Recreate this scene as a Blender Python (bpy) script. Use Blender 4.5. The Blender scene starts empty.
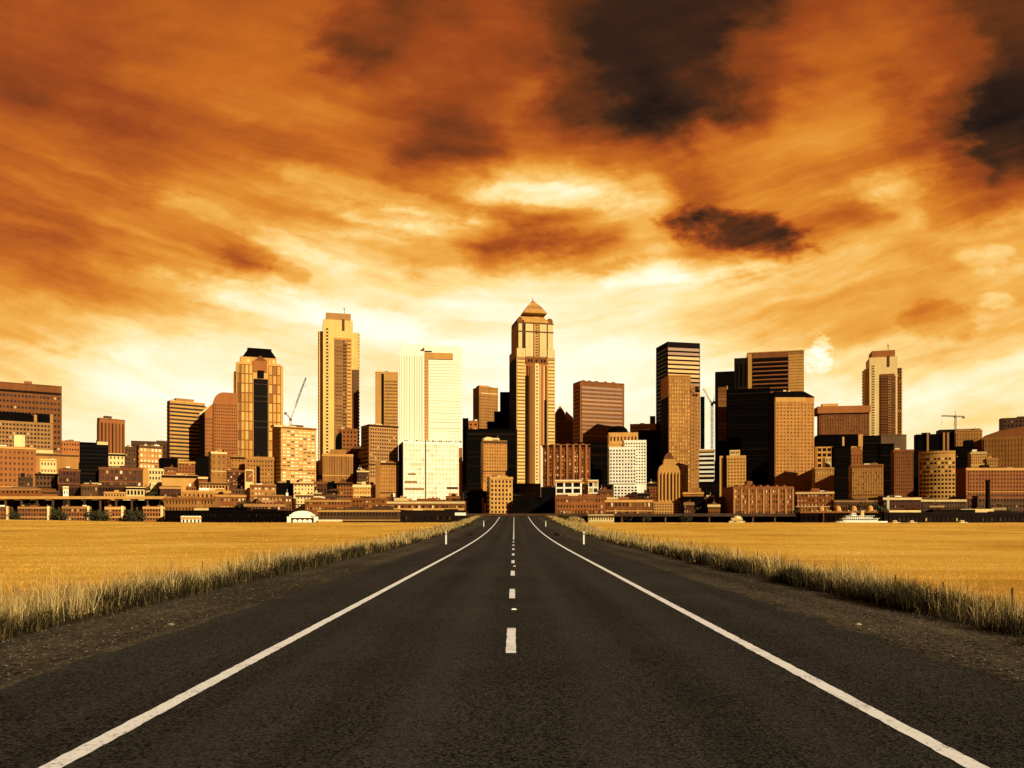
import bpy, math, random
import numpy as np
from mathutils import Vector, noise as mnoise

R = math.radians
rng = random.Random(7)
nrng = np.random.default_rng(11)
sc = bpy.context.scene
col = sc.collection
VPX, HZ, F, CAMH = 514.0, 521.0, 800.0, 1.886
SUN_AZ, SUN_EL = 44.0, 24.0          # sun stands behind the camera, to its right

# ------------------------------------------------------------------ helpers
def tag(o, label=None, cat=None, group=None, kind=None):
    if label: o['label'] = label
    if cat: o['category'] = cat
    if group: o['group'] = group
    if kind: o['kind'] = kind
    return o

class MB:
    """collects boxes and polygons, links them as ONE mesh object"""
    def __init__(s): s.v = []; s.f = []
    def box(s, x0, x1, y0, y1, z0, z1):
        b = len(s.v)
        s.v += [(x0,y0,z0),(x1,y0,z0),(x1,y1,z0),(x0,y1,z0),(x0,y0,z1),(x1,y0,z1),(x1,y1,z1),(x0,y1,z1)]
        s.f += [(b,b+3,b+2,b+1),(b+4,b+5,b+6,b+7),(b,b+1,b+5,b+4),(b+1,b+2,b+6,b+5),(b+2,b+3,b+7,b+6),(b+3,b,b+4,b+7)]
    def prism(s, pts, y0, y1):
        """outline in x,z extruded along y"""
        n = len(pts); b = len(s.v)
        s.v += [(x,y0,z) for x,z in pts] + [(x,y1,z) for x,z in pts]
        s.f += [tuple(range(b,b+n)), tuple(range(b+2*n-1,b+n-1,-1))]
        for i in range(n):
            j = (i+1) % n
            s.f.append((b+i, b+n+i, b+n+j, b+j))
    def column(s, pts, z0, z1):
        """outline in x,y extruded along z"""
        n = len(pts); b = len(s.v)
        s.v += [(x,y,z0) for x,y in pts] + [(x,y,z1) for x,y in pts]
        s.f += [tuple(range(b+n-1,b-1,-1)), tuple(range(b+n,b+2*n))]
        for i in range(n):
            j = (i+1) % n
            s.f.append((b+i, b+j, b+n+j, b+n+i))
    def frustum(s, x0,x1,y0,y1,z0, X0,X1,Y0,Y1,z1):
        b = len(s.v)
        s.v += [(x0,y0,z0),(x1,y0,z0),(x1,y1,z0),(x0,y1,z0),(X0,Y0,z1),(X1,Y0,z1),(X1,Y1,z1),(X0,Y1,z1)]
        s.f += [(b,b+3,b+2,b+1),(b+4,b+5,b+6,b+7),(b,b+1,b+5,b+4),(b+1,b+2,b+6,b+5),(b+2,b+3,b+7,b+6),(b+3,b,b+4,b+7)]
    def tube(s, p, q, r0, r1=None, n=8):
        r1 = r0 if r1 is None else r1
        p, q = Vector(p), Vector(q); d = (q-p).normalized()
        a = d.orthogonal().normalized(); c = d.cross(a); b = len(s.v)
        for P, r in ((p,r0),(q,r1)):
            for i in range(n):
                t = 2*math.pi*i/n
                s.v.append(tuple(P + a*(r*math.cos(t)) + c*(r*math.sin(t))))
        for i in range(n):
            j = (i+1) % n
            s.f.append((b+i,b+j,b+n+j,b+n+i))
        s.f += [tuple(range(b+n-1,b-1,-1)), tuple(range(b+n,b+2*n))]
    def lathe(s, cx, cy, prof, n=20):
        b = len(s.v)
        for r, z in prof:
            for i in range(n):
                t = 2*math.pi*i/n
                s.v.append((cx+r*math.cos(t), cy+r*math.sin(t), z))
        for k in range(len(prof)-1):
            for i in range(n):
                j = (i+1) % n
                s.f.append((b+k*n+i,b+k*n+j,b+(k+1)*n+j,b+(k+1)*n+i))
        s.f.append(tuple(range(b+(len(prof)-1)*n, b+len(prof)*n)))
    def mesh(s, name, m):
        me = bpy.data.meshes.new(name); me.from_pydata(s.v, [], s.f); me.materials.append(m); me.update(); return me
    def build(s, name, m, parent=None):
        return link(name, s.mesh(name, m), parent)

def link(name, me, parent=None):
    o = bpy.data.objects.new(name, me); col.objects.link(o)
    if parent is not None: o.parent = parent
    return o

def empty(name, loc, rz=0):
    o = bpy.data.objects.new(name, None); col.objects.link(o)
    o.empty_display_size = 1; o.location = loc; o.rotation_euler = (0,0,rz); return o

def mesh_np(name, V, Fc, m, parent=None, nside=None, smooth=False):
    """numpy arrays to a mesh; Fc has one fixed polygon size"""
    me = bpy.data.meshes.new(name)
    k = Fc.shape[1]
    me.vertices.add(len(V)); me.vertices.foreach_set('co', V.astype(np.float32).ravel())
    me.loops.add(Fc.size); me.loops.foreach_set('vertex_index', Fc.astype(np.int32).ravel())
    me.polygons.add(len(Fc)); me.polygons.foreach_set('loop_start', np.arange(0, Fc.size, k, dtype=np.int32))
    me.polygons.foreach_set('loop_total', np.full(len(Fc), k, dtype=np.int32))
    if smooth: me.polygons.foreach_set('use_smooth', np.ones(len(Fc), dtype=bool))
    me.update(calc_edges=True); me.validate()
    me.materials.append(m)
    return link(name, me, parent)

# ------------------------------------------------------------------ node helpers
class NT:
    def __init__(s, tree): s.t = tree; s.n = tree.nodes; s.l = tree.links
    def new(s, typ, **kw):
        n = s.n.new(typ)
        for k, v in kw.items(): setattr(n, k, v)
        return n
    def put(s, sock, v):
        if isinstance(v, bpy.types.NodeSocket): s.l.new(v, sock)
        else: sock.default_value = v
    def math(s, op, a, b=0.0, c=0.0, clamp=False):
        n = s.new('ShaderNodeMath', operation=op); n.use_clamp = clamp
        s.put(n.inputs[0], a); s.put(n.inputs[1], b); s.put(n.inputs[2], c)
        return n.outputs[0]
    def noise(s, vec, scale, detail=4, rough=.55, dist=0.0, lac=2.0):
        n = s.new('ShaderNodeTexNoise'); n.noise_dimensions = '3D'
        if vec is not None: s.l.new(vec, n.inputs['Vector'])
        n.inputs['Scale'].default_value = scale; n.inputs['Detail'].default_value = detail
        n.inputs['Roughness'].default_value = rough; n.inputs['Distortion'].default_value = dist
        n.inputs['Lacunarity'].default_value = lac
        return n
    def ramp(s, fac, stops, interp='LINEAR'):
        n = s.new('ShaderNodeValToRGB'); cr = n.color_ramp; cr.interpolation = interp
        while len(cr.elements) > 1: cr.elements.remove(cr.elements[0])
        cr.elements[0].position = stops[0][0]; cr.elements[0].color = stops[0][1]
        for p, c in stops[1:]:
            e = cr.elements.new(p); e.color = c
        s.put(n.inputs[0], fac)
        return n.outputs[0]
    def smooth(s, v, a, b, lo=0.0, hi=1.0):
        n = s.new('ShaderNodeMapRange', interpolation_type='SMOOTHSTEP')
        s.put(n.inputs[0], v); n.inputs[1].default_value = a; n.inputs[2].default_value = b
        n.inputs[3].default_value = lo; n.inputs[4].default_value = hi
        return n.outputs[0]
    def mixc(s, f, a, b, mode='MIX'):
        n = s.new('ShaderNodeMix', data_type='RGBA', blend_type=mode)
        s.put(n.inputs[0], f); s.put(n.inputs[6], a); s.put(n.inputs[7], b)
        return n.outputs[2]
    def mixf(s, f, a, b):
        n = s.new('ShaderNodeMix', data_type='FLOAT')
        s.put(n.inputs[0], f); s.put(n.inputs[2], a); s.put(n.inputs[3], b)
        return n.outputs[0]

def c4(c): return (c[0], c[1], c[2], 1.0)
def g4(g): return (g, g, g, 1.0)

def material(name, rough=.85, spec=.3):
    m = bpy.data.materials.new(name); m.use_nodes = True
    nt = NT(m.node_tree); p = m.node_tree.nodes['Principled BSDF']
    p.inputs['Roughness'].default_value = rough
    p.inputs['Specular IOR Level'].default_value = spec
    return m, nt, p

def wall_mat(name, c, var=.22, rough=.85, spec=.25, scale=.12):
    """masonry or concrete: broad weather stains, vertical runs and a fine grain, small shift per object"""
    m, nt, p = material(name, rough, spec)
    tc = nt.new('ShaderNodeTexCoord').outputs['Object']
    mp = nt.new('ShaderNodeMapping'); nt.l.new(tc, mp.inputs[0]); mp.inputs['Scale'].default_value = (1,1,.25)
    a = nt.noise(mp.outputs[0], scale, 5, .6).outputs[0]
    b = nt.noise(tc, 1.7, 3, .6).outputs[0]
    oi = nt.new('ShaderNodeObjectInfo').outputs['Random']
    v = nt.math('ADD', nt.math('MULTIPLY', nt.math('SUBTRACT', a, .5), var*3.2), nt.math('MULTIPLY', nt.math('SUBTRACT', b, .5), var*1.6))
    v = nt.math('ADD', v, nt.math('MULTIPLY', nt.math('SUBTRACT', oi, .5), var*1.7))
    v = nt.math('ADD', v, 1.0)
    vm = nt.new('ShaderNodeVectorMath', operation='SCALE'); vm.inputs[0].default_value = c; nt.l.new(v, vm.inputs[3])
    nt.l.new(vm.outputs[0], p.inputs['Base Color'])
    return m

def glass_mat(name, stops, rough=.18, spec=.5, metal=0.0):
    """window glass: every pane its own tone (tint, with glints, lit rooms and reflections painted in)"""
    m, nt, p = material(name, rough, spec)
    oi = nt.new('ShaderNodeObjectInfo').outputs['Random']
    ri = nt.new('ShaderNodeNewGeometry').outputs['Random Per Island']
    fr = nt.math('FRACT', nt.math('ADD', nt.math('MULTIPLY', oi, 7.31), nt.math('MULTIPLY', ri, 1.0)))
    c = nt.ramp(fr, [(q, c4(k)) for q, k in stops], 'CONSTANT')
    nt.l.new(c, p.inputs['Base Color']); p.inputs['Metallic'].default_value = metal
    return m

W = {
 'gold':  wall_mat('gold_stone', (0.5394, 0.2772, 0.06256)),
 'ochre': wall_mat('ochre_render', (0.3999, 0.1764, 0.03536), .32),
 'tan':   wall_mat('tan_concrete', (0.3441, 0.168, 0.04624), .28),
 'salmon':wall_mat('salmon_granite', (0.3348, 0.1134, 0.02448)),
 'rust':  wall_mat('rust_brick', (0.2139, 0.06888, 0.01292), .32),
 'brick': wall_mat('red_brick', (0.1256, 0.03864, 0.0102), .45, scale=.25),
 'maroon':wall_mat('maroon_brick', (0.05766, 0.01848, 0.0068), .45, scale=.25),
 'brown': wall_mat('brown_concrete', (0.08835, 0.03864, 0.01224), .4),
 'pale':  wall_mat('cream_render', (0.7178, 0.5225, 0.2112), .2),
 'white': wall_mat('white_panel', (0.8536, 0.798, 0.5984), .10),
 'ivory': wall_mat('ivory_glass_panel', (.84,.80,.60), .06, .45, .4),  # bright reflection of the glass painted as a pale base colour
 'sunny': wall_mat('pale_gold_stone', (.66,.43,.125)),
 'grey':  wall_mat('grey_concrete', (0.186, 0.105, 0.0442), .3),
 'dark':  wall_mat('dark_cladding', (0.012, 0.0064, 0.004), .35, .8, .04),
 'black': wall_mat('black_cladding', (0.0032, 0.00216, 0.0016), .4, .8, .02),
 'roof':  wall_mat('roof_felt', (0.06975, 0.0378, 0.017), .3),
}
K = (.016,.012,.010)
G = {
 'dark':  glass_mat('dark_window_glass', [(0,(0.0076,0.0045,0.0032)),(.35,(0.0152,0.0081,0.0048)),(.62,(0.03325,0.0162,0.0072)),(.84,(0.076,0.036,0.012)),(.95,(0.475,0.324,0.128))], .25, .25),
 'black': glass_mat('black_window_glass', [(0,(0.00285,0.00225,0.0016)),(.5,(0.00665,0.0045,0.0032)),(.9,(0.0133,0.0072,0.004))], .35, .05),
 'mix':   glass_mat('mixed_window_glass', [(0,(0.0114,0.0063,0.004)),(.32,(0.0475,0.0198,0.0072)),(.52,(0.19,0.0855,0.024)),(.66,(0.475,0.279,0.088)),(.79,(0.817,0.648,0.368)),(.92,(0.019,0.0108,0.0064))], .3),  # pale stops paint glints and lit rooms into some panes
 'brown': glass_mat('brown_window_glass', [(0,(0.0475,0.0162,0.0056)),(.4,(0.08075,0.027,0.008)),(.75,(0.1235,0.045,0.0136))], .25, .3),
 'gold':  glass_mat('gold_tinted_glass', [(0,(0.703,0.423,0.104)),(.3,(0.779,0.513,0.16)),(.6,(0.608,0.333,0.068)),(.88,(0.361,0.171,0.032))], .3, .5),  # gold sky reflection painted as base colour
 'bronze':glass_mat('bronze_tinted_glass', [(0,(0.228,0.099,0.024)),(.35,(0.1615,0.063,0.016)),(.7,(0.3135,0.144,0.036))], .3, .4),
 'amber': glass_mat('amber_tinted_glass', [(0,(0.57,0.297,0.056)),(.3,(0.665,0.378,0.088)),(.6,(0.475,0.225,0.036)),(.88,(0.285,0.117,0.016))], .3, .4),
 'pale':  glass_mat('pale_window_blind', [(0,(0.76,0.558,0.256)),(.4,(0.5225,0.297,0.096)),(.6,(0.095,0.0405,0.0144)),(.8,(0.855,0.72,0.448))], .35),  # pale stops paint sun glints and lit rooms
 'ivory': glass_mat('ivory_tinted_glass', [(0,(.76,.69,.44)),(.35,(.71,.63,.37)),(.6,(.80,.75,.53)),(.92,(.62,.51,.27))], .3, .5),  # mirror glare painted as pale base colour
}

# ------------------------------------------------------------------ terrain
def sst(a, b, v):
    t = np.clip((v-a)/(b-a), 0, 1); return t*t*(3-2*t)
def road_z(y):
    y = np.asarray(y, float)
    r = 1.28e-4*np.clip(y-45, 0, None)**2
    t = np.clip((y-185)/155, 0, 1); L = 155.
    h = (2*t**3-3*t**2+1)*2.509 + (t**3-2*t**2+t)*L*.0358
    return np.where(y < 185, r, h)
def field_z(x, y):
    rise = -.85 + 2.30*sst(22, 195, y) + 0.95*sst(72, 150, -x)*sst(60, 195, y)
    t = sst(198, 340, y)
    return rise*(1-t)
def ground_z(x, y):
    x = np.asarray(x, float); y = np.asarray(y, float)
    w = sst(8.3, 15.0, np.abs(x))
    near = road_z(y)*(1-w) + field_z(x, y)*w
    near = near + .05*np.sin(x*.31+y*.17)*np.cos(y*.23)*w*(y < 330)
    far = -1.8*sst(345, 362, y)*(1-sst(572, 580, y)) + .9*sst(575, 590, y)
    far = far + 88*sst(640, 1180, y)*(1-sst(1500, 2600, y))*(1-.25*sst(500,1500,np.abs(x)))
    return np.where(y < 340, near, far)

ys = np.concatenate([[-400,-150,-60,-20,-5], np.arange(0, 60, 1.5), np.arange(60, 348, 3.), np.arange(348, 600, 6.), np.arange(600, 1300, 25.), [1400,1500,1700,1900,2100,2300,2500,2700,3500,6000,12000,30000]])
xp = np.concatenate([[5.75, 7.0, 8.0], np.arange(8.5, 16, .5), np.arange(16, 60, 3.), np.arange(60, 200, 12.), [220,260,320,400,520,700,900,1200,1600,2400,4000,8000,16000,30000]])
xs = np.concatenate([-xp[::-1], [0.0], xp])

def sheet(name, xs, ys, zoff, m, jit=None, parent=None):
    X, Y = np.meshgrid(xs, ys)
    Z = ground_z(X, Y) + zoff
    V = np.stack([X.ravel(), Y.ravel(), Z.ravel()], 1)
    nx, ny = len(xs), len(ys)
    i, j = np.meshgrid(np.arange(nx-1), np.arange(ny-1))
    a = (j*nx+i).ravel()
    Fc = np.stack([a, a+1, a+nx+1, a+nx], 1)
    return mesh_np(name, V, Fc, m, parent, smooth=True)

# soil under the dry grass
mg, nt, p = material('dry_field_soil', .95, .1)
tc = nt.new('ShaderNodeTexCoord').outputs['Object']
n1 = nt.noise(tc, .05, 6, .6).outputs[0]; n2 = nt.noise(tc, 1.3, 5, .65).outputs[0]; n3 = nt.noise(tc, 14, 4, .7).outputs[0]
mp = nt.new('ShaderNodeMapping'); nt.l.new(tc, mp.inputs[0]); mp.inputs['Scale'].default_value = (.05,.35,1); 
n4 = nt.noise(mp.outputs[0], 1.0, 5, .6).outputs[0]
f = nt.math('ADD', nt.math('MULTIPLY', n1, .55), nt.math('ADD', nt.math('MULTIPLY', n2, .15), nt.math('MULTIPLY', n4, .3)))
fieldc = nt.ramp(f, [(.34,(.42,.19,.022,1)),(.45,(.70,.37,.042,1)),(.54,(.88,.52,.075,1)),(.64,(.96,.66,.16,1))])
fieldc = nt.mixc(nt.smooth(n3, .32, .56), (.36,.17,.022,1), fieldc)
sp = nt.new('ShaderNodeSeparateXYZ'); nt.l.new(tc, sp.inputs[0])
ax = nt.math('ABSOLUTE', sp.outputs[0])
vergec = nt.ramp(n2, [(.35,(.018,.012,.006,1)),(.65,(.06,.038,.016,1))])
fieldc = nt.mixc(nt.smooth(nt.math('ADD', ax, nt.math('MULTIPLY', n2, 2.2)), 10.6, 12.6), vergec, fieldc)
city = nt.smooth(sp.outputs[1], 340, 352)
earth = nt.ramp(n1, [(.35,(.022,.015,.010,1)),(.65,(.045,.028,.016,1))])
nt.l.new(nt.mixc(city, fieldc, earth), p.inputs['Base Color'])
bp = nt.new('ShaderNodeBump'); bp.inputs['Strength'].default_value = .6; bp.inputs['Distance'].default_value = .12
nt.l.new(n3, bp.inputs['Height']); nt.l.new(bp.outputs[0], p.inputs['Normal'])
ground = tag(sheet('ground', xs, ys, 0, mg), kind='structure')

# asphalt and gravel
def asphalt(name, lo, hi, gscale, patch):
    m, nt, p = material(name, .95, .06)
    tc = nt.new('ShaderNodeTexCoord').outputs['Object']
    vo = nt.new('ShaderNodeTexVoronoi'); nt.l.new(tc, vo.inputs['Vector']); vo.inputs['Scale'].default_value = gscale
    cell = nt.new('ShaderNodeSeparateColor'); nt.l.new(vo.outputs['Color'], cell.inputs[0])
    big = nt.noise(tc, .22, 5, .6).outputs[0]
    mpg = nt.new('ShaderNodeMapping'); nt.l.new(tc, mpg.inputs[0]); mpg.inputs['Scale'].default_value = (1.1,.03,1)
    lane = nt.noise(mpg.outputs[0], 1.0, 3, .5).outputs[0]
    mid = nt.noise(tc, 6, 4, .65).outputs[0]
    f = nt.math('ADD', nt.math('MULTIPLY', cell.outputs[0], .62), nt.math('MULTIPLY', mid, .20))
    f = nt.math('ADD', f, nt.math('MULTIPLY', nt.math('ADD', nt.math('SUBTRACT', big, .5), nt.math('SUBTRACT', lane, .5)), patch))
    c = nt.ramp(f, [(.12, c4(lo)), (.72, c4(hi)), (1.0, c4([k*1.9 for k in hi]))])
    if name == 'asphalt':
        # polished wheel paths, oil drip line, hairline cracks sealed with tar
        sx_ = nt.new('ShaderNodeSeparateXYZ'); nt.l.new(tc, sx_.inputs[0]); ax_ = nt.math('ABSOLUTE', sx_.outputs[0])
        wob = nt.math('MULTIPLY', nt.math('SUBTRACT', big, .5), .8); ax_ = nt.math('ADD', ax_, wob)
        tr = 0.0
        for c0 in (.95, 2.65):
            q = nt.math('SUBTRACT', 1.0, nt.math('DIVIDE', nt.math('ABSOLUTE', nt.math('SUBTRACT', ax_, c0)), .42), clamp=True); tr = nt.math('ADD', tr, q)
        c = nt.mixc(nt.math('MULTIPLY', tr, .32), c, (.046,.043,.036,1))
        oil = nt.math('SUBTRACT', 1.0, nt.math('DIVIDE', nt.math('ABSOLUTE', nt.math('SUBTRACT', ax_, 1.8)), .35), clamp=True)
        c = nt.mixc(nt.math('MULTIPLY', oil, .30), c, (.009,.008,.007,1))
        mk = nt.new('ShaderNodeMapping'); nt.l.new(tc, mk.inputs[0]); mk.inputs['Scale'].default_value = (.32,.10,1)
        wv = nt.new('ShaderNodeVectorMath', operation='ADD'); nt.l.new(mk.outputs[0], wv.inputs[0])
        nw = nt.noise(tc, 1.2, 5, .65).outputs['Color']; ws_ = nt.new('ShaderNodeVectorMath', operation='SCALE'); nt.l.new(nw, ws_.inputs[0]); ws_.inputs[3].default_value = .22; nt.l.new(ws_.outputs[0], wv.inputs[1])
        ve = nt.new('ShaderNodeTexVoronoi', feature='DISTANCE_TO_EDGE'); nt.l.new(wv.outputs[0], ve.inputs['Vector']); ve.inputs['Scale'].default_value = 1.0
        crk = nt.math('MULTIPLY', nt.smooth(ve.outputs['Distance'], .003, .010, 1.0, 0.0), nt.smooth(big, .52, .60))
        c = nt.mixc(nt.math('MULTIPLY', crk, .75), c, (.006,.0055,.005,1))
    nt.l.new(c, p.inputs['Base Color'])
    bp = nt.new('ShaderNodeBump'); bp.inputs['Strength'].default_value = .5; bp.inputs['Distance'].default_value = .008
    nt.l.new(vo.outputs['Distance'], bp.inputs['Height']); nt.l.new(bp.outputs[0], p.inputs['Normal'])
    return m
m_road = asphalt('asphalt', (.0025,.0024,.002), (.047,.045,.038), 44, .45)
m_shoulder = asphalt('gravel_shoulder', (.007,.0058,.0042), (.085,.070,.046), 20, .8)
yr = ys[(ys >= -20) & (ys <= 590)]
def edge_strip(name, xin, xout, zoff, m, jitter, parent=None):
    """strip with an uneven outer edge, following the road surface"""
    yy = np.unique(np.concatenate([yr, np.arange(-5, 60, .25), np.arange(60, 200, 1.)]))
    jo = np.array([mnoise.noise((xout*3.1, y*.8, 2.2))*jitter + mnoise.noise((xout, y*4.0, 7.7))*jitter*.6 for y in yy])
    V = []
    zz = np.interp(yy, yr, ground_z(np.zeros_like(yr), yr)) + zoff
    for k, y in enumerate(yy):
        V += [(xin, y, zz[k]), (xout + jo[k], y, zz[k])]
    Fc = np.array([(2*i, 2*i+1, 2*i+3, 2*i+2) if xout > xin else (2*i+1, 2*i, 2*i+2, 2*i+3) for i in range(len(yy)-1)])
    return mesh_np(name, np.array(V), Fc, m, parent)
sh = empty('gravel_shoulders', (0,0,0)); tag(sh, kind='structure')
for sgn in (-1, 1):
    tag(edge_strip('gravel_shoulder', 0, sgn*8.2, .004, m_shoulder, .35, sh), kind='structure')
rd = empty('road', (0,0,0)); tag(rd, kind='structure')
for sgn in (-1, 1):
    edge_strip('carriageway', 0, sgn*5.75, .010, m_road, .22, rd)

# painted lines
m_paint, nt, p = material('worn_white_paint', .7, .3)
tc = nt.new('ShaderNodeTexCoord').outputs['Object']
n1 = nt.noise(tc, 26, 4, .7).outputs[0]; n2 = nt.noise(tc, 1.4, 4, .6).outputs[0]
f = nt.math('ADD', nt.math('MULTIPLY', n1, .65), nt.math('MULTIPLY', n2, .35))
nt.l.new(nt.ramp(f, [(.36,(.10,.085,.07,1)),(.43,(.70,.71,.72,1)),(.5,(.86,.87,.88,1))]), p.inputs['Base Color'])
def line(name, xc, w, y0, y1, step, m=m_paint, jit=.012):
    n = max(2, int((y1-y0)/step)+1); yy = np.linspace(y0, y1, n)
    zz = np.interp(yy, yr, ground_z(np.zeros_like(yr), yr)) + .015
    V = []
    for k, y in enumerate(yy):
        a = mnoise.noise((xc*5, y*7.1, 1.0))*jit; b = mnoise.noise((xc*5, y*7.1, 9.0))*jit
        V += [(xc-w/2+a, y, zz[k]), (xc+w/2+b, y, zz[k])]
    Fc = np.array([(2*i, 2*i+1, 2*i+3, 2*i+2) for i in range(n-1)])
    return mesh_np(name, np.array(V), Fc, m, rd)
for s_ in (-1, 1):
    line('edge_line', s_*3.52, .175, -6, 330, .05, jit=.013)
D0 = 3.3; k = 0
while D0 < 76:
    line('centre_dash', -.045, .145, D0, D0+2.65, .2); D0 += 8.05
line('centre_line', -.03, .12, 79, 330, 1.0)

# ------------------------------------------------------------------ grass
def grass_mat(name, stops, trans=.25):
    m, nt, p = material(name, .75, .15)
    ri = nt.new('ShaderNodeNewGeometry').outputs['Random Per Island']
    c = nt.ramp(ri, [(q, c4(k)) for q, k in stops])
    nt.l.new(c, p.inputs['Base Color'])
    tr = nt.new('ShaderNodeBsdfTranslucent'); nt.l.new(c, tr.inputs[0])
    mx = nt.new('ShaderNodeMixShader'); mx.inputs[0].default_value = trans
    out = [n for n in nt.n if n.type == 'OUTPUT_MATERIAL'][0]
    nt.l.new(p.outputs[0], mx.inputs[1]); nt.l.new(tr.outputs[0], mx.inputs[2]); nt.l.new(mx.outputs[0], out.inputs[0])
    return m
m_straw = grass_mat('pale_dry_straw', [(0,(.07,.042,.010)),(.25,(.20,.125,.03)),(.5,(.42,.28,.08)),(.75,(.68,.50,.19)),(.92,(.80,.64,.30)),(1,(.14,.085,.02))], .15)
m_weed  = grass_mat('dark_verge_weed', [(0,(.008,.0065,.003)),(.5,(.020,.0155,.006)),(.82,(.05,.037,.012)),(.94,(.17,.12,.035))], .1)  # near-black tones paint the shade at the verge base; also colour weed tufts
m_stub  = grass_mat('golden_field_stubble', [(0,(.56,.29,.035)),(.4,(.78,.44,.06)),(.8,(.90,.57,.12)),(1,(.42,.20,.022))], .15)

def blades(name, X, Y, H, Wd, m, lean=.35, kink=True):
    n = len(X)
    Z = ground_z(X, Y) - .02
    th = nrng.uniform(0, 2*np.pi, n)              # facing of the blade's flat side
    th = np.where(nrng.random(n) < .7, nrng.normal(0, .6, n), th)
    ld = nrng.uniform(0, 2*np.pi, n); la = np.abs(nrng.normal(0, lean, n))
    dx, dy = np.cos(th)*Wd/2, np.sin(th)*Wd/2
    ex, ey = np.cos(ld)*la*H, np.sin(ld)*la*H
    P = np.empty((n, 5, 3))
    P[:,0] = np.stack([X-dx, Y-dy, Z], 1); P[:,1] = np.stack([X+dx, Y+dy, Z], 1)
    mx, my, mz = X+ex*.32, Y+ey*.32, Z+H*.58
    P[:,2] = np.stack([mx+dx*.8, my+dy*.8, mz], 1); P[:,3] = np.stack([mx-dx*.8, my-dy*.8, mz], 1)
    P[:,4] = np.stack([X+ex, Y+ey, Z+H*(1-.25*la)], 1)
    b = np.arange(n)[:,None]*5
    Fc = np.concatenate([b+np.array([[0,1,2]]), b+np.array([[0,2,3]]), b+np.array([[3,2,4]])], 1).reshape(-1,3)
    return mesh_np(name, P.reshape(-1,3), Fc, m)

def pn(x, y, sc_, seed):
    return np.array([mnoise.noise((a*sc_, b*sc_, seed)) for a, b in zip(x, y)])

def logy(n, a, b): return np.exp(nrng.uniform(np.log(a), np.log(b), n))
for sgn, lab in ((-1, 'tall pale dry grass along the verge, on the side with the raised road behind it'), (1, 'tall pale dry grass along the verge, on the side with the ferry behind it')):
    # stalks grow in tussocks of their own height and lean
    nt_ = 2600
    ty = logy(nt_, 8, 215); tx = 8.5 + nrng.gamma(1.7, .72, nt_)*(1+.004*ty)
    th_ = np.clip(.52+.27*nrng.normal(0,1,nt_)+.42*pn(tx, ty, .35, 8.1+sgn), .12, 1.2)*np.clip(1.14-(tx-9.4)*.15, .35, 1)
    k = nrng.integers(0, nt_, 46000)
    y = ty[k]+nrng.normal(0,.11,len(k))*(1+ty[k]*.02); x = np.maximum(tx[k]+nrng.normal(0,.11,len(k))*(1+ty[k]*.01), 8.3)
    h = np.clip(th_[k]*(.55+.6*nrng.random(len(k)))*(1-.35*sst(50,190,y)), .08, 1.2)
    w = np.maximum(.006, .34*y/F)
    tag(blades('verge_grass', sgn*x, y, h, w, m_straw, .55), lab, 'grass', kind='stuff')
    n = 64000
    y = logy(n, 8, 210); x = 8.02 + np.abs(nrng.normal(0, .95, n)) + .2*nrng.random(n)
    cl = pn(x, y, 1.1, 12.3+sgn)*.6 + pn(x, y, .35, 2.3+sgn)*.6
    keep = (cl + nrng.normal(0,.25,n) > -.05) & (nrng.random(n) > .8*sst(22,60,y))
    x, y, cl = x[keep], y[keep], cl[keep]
    h = np.clip((.20+.34*nrng.random(len(x)) + .50*cl)*(1-.5*sst(40,120,y)), .05, .8); w = np.maximum(.010, .45*y/F)  # dark blades stand in for the shade at the grass base
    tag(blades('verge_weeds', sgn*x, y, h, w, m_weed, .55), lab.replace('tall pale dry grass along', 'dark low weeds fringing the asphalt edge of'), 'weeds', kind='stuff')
    # short field stubble, thinner with distance
    n = 70000
    py = 522.5 + 82*nrng.random(n)**1.25; D = (CAMH+.5)*F/(py-HZ)
    D = np.where(D > 120, 120+nrng.random(n)*85, D)
    x = 11.2 + nrng.random(n)*(D*.74+6)
    cl = pn(x, D, .25, 31+sgn)
    h = np.clip(.05+.07*nrng.random(len(x))+.08*cl, .03, .25); w = np.maximum(.010, .30*D/F)
    tag(blades('field_grass', sgn*x, D, h, w, m_stub, .6), 'short golden stubble covering the field ' + ('before the condominium row' if sgn < 0 else 'before the white ferry'), 'grass', kind='stuff')

# scattered stones and tufts on the shoulders
def clod(name, label, cat, x, y, r, m, flat=.5, group=None):
    b = MB(); n = 9; rings = 5
    for k in range(rings):
        a = math.pi/2*k/(rings-1)
        for i in range(n):
            t = 2*math.pi*i/n
            rr = r*math.cos(a)*(1+.35*mnoise.noise((x*3+math.cos(t)*1.4, y*2+math.sin(t)*1.4, a*1.5)))
            b.v.append((rr*math.cos(t)*1.5, rr*math.sin(t), r*flat*math.sin(a)*(1+.3*mnoise.noise((t, x, y)))-.01))
    for k in range(rings-1):
        for i in range(n):
            j = (i+1) % n
            b.f.append((k*n+i, k*n+j, (k+1)*n+j, (k+1)*n+i))
    o = b.build(name, m); o.location = (x, y, float(ground_z(x, y))+.012)
    tag(o, label, cat, group); return o
m_clod, nt, p = material('dark_tar_clod', .8, .3)
tc = nt.new('ShaderNodeTexCoord').outputs['Object']
nt.l.new(nt.ramp(nt.noise(tc, 9, 4).outputs[0], [(.3,(.010,.008,.006,1)),(.7,(.04,.03,.02,1))]), p.inputs['Base Color'])
m_stone = wall_mat('pale_field_stone', (.24,.18,.10), .4, scale=9)
def at(px, py):
    D = CAMH*F/(py-HZ); return ((px-VPX)*D/F, D)
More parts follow.
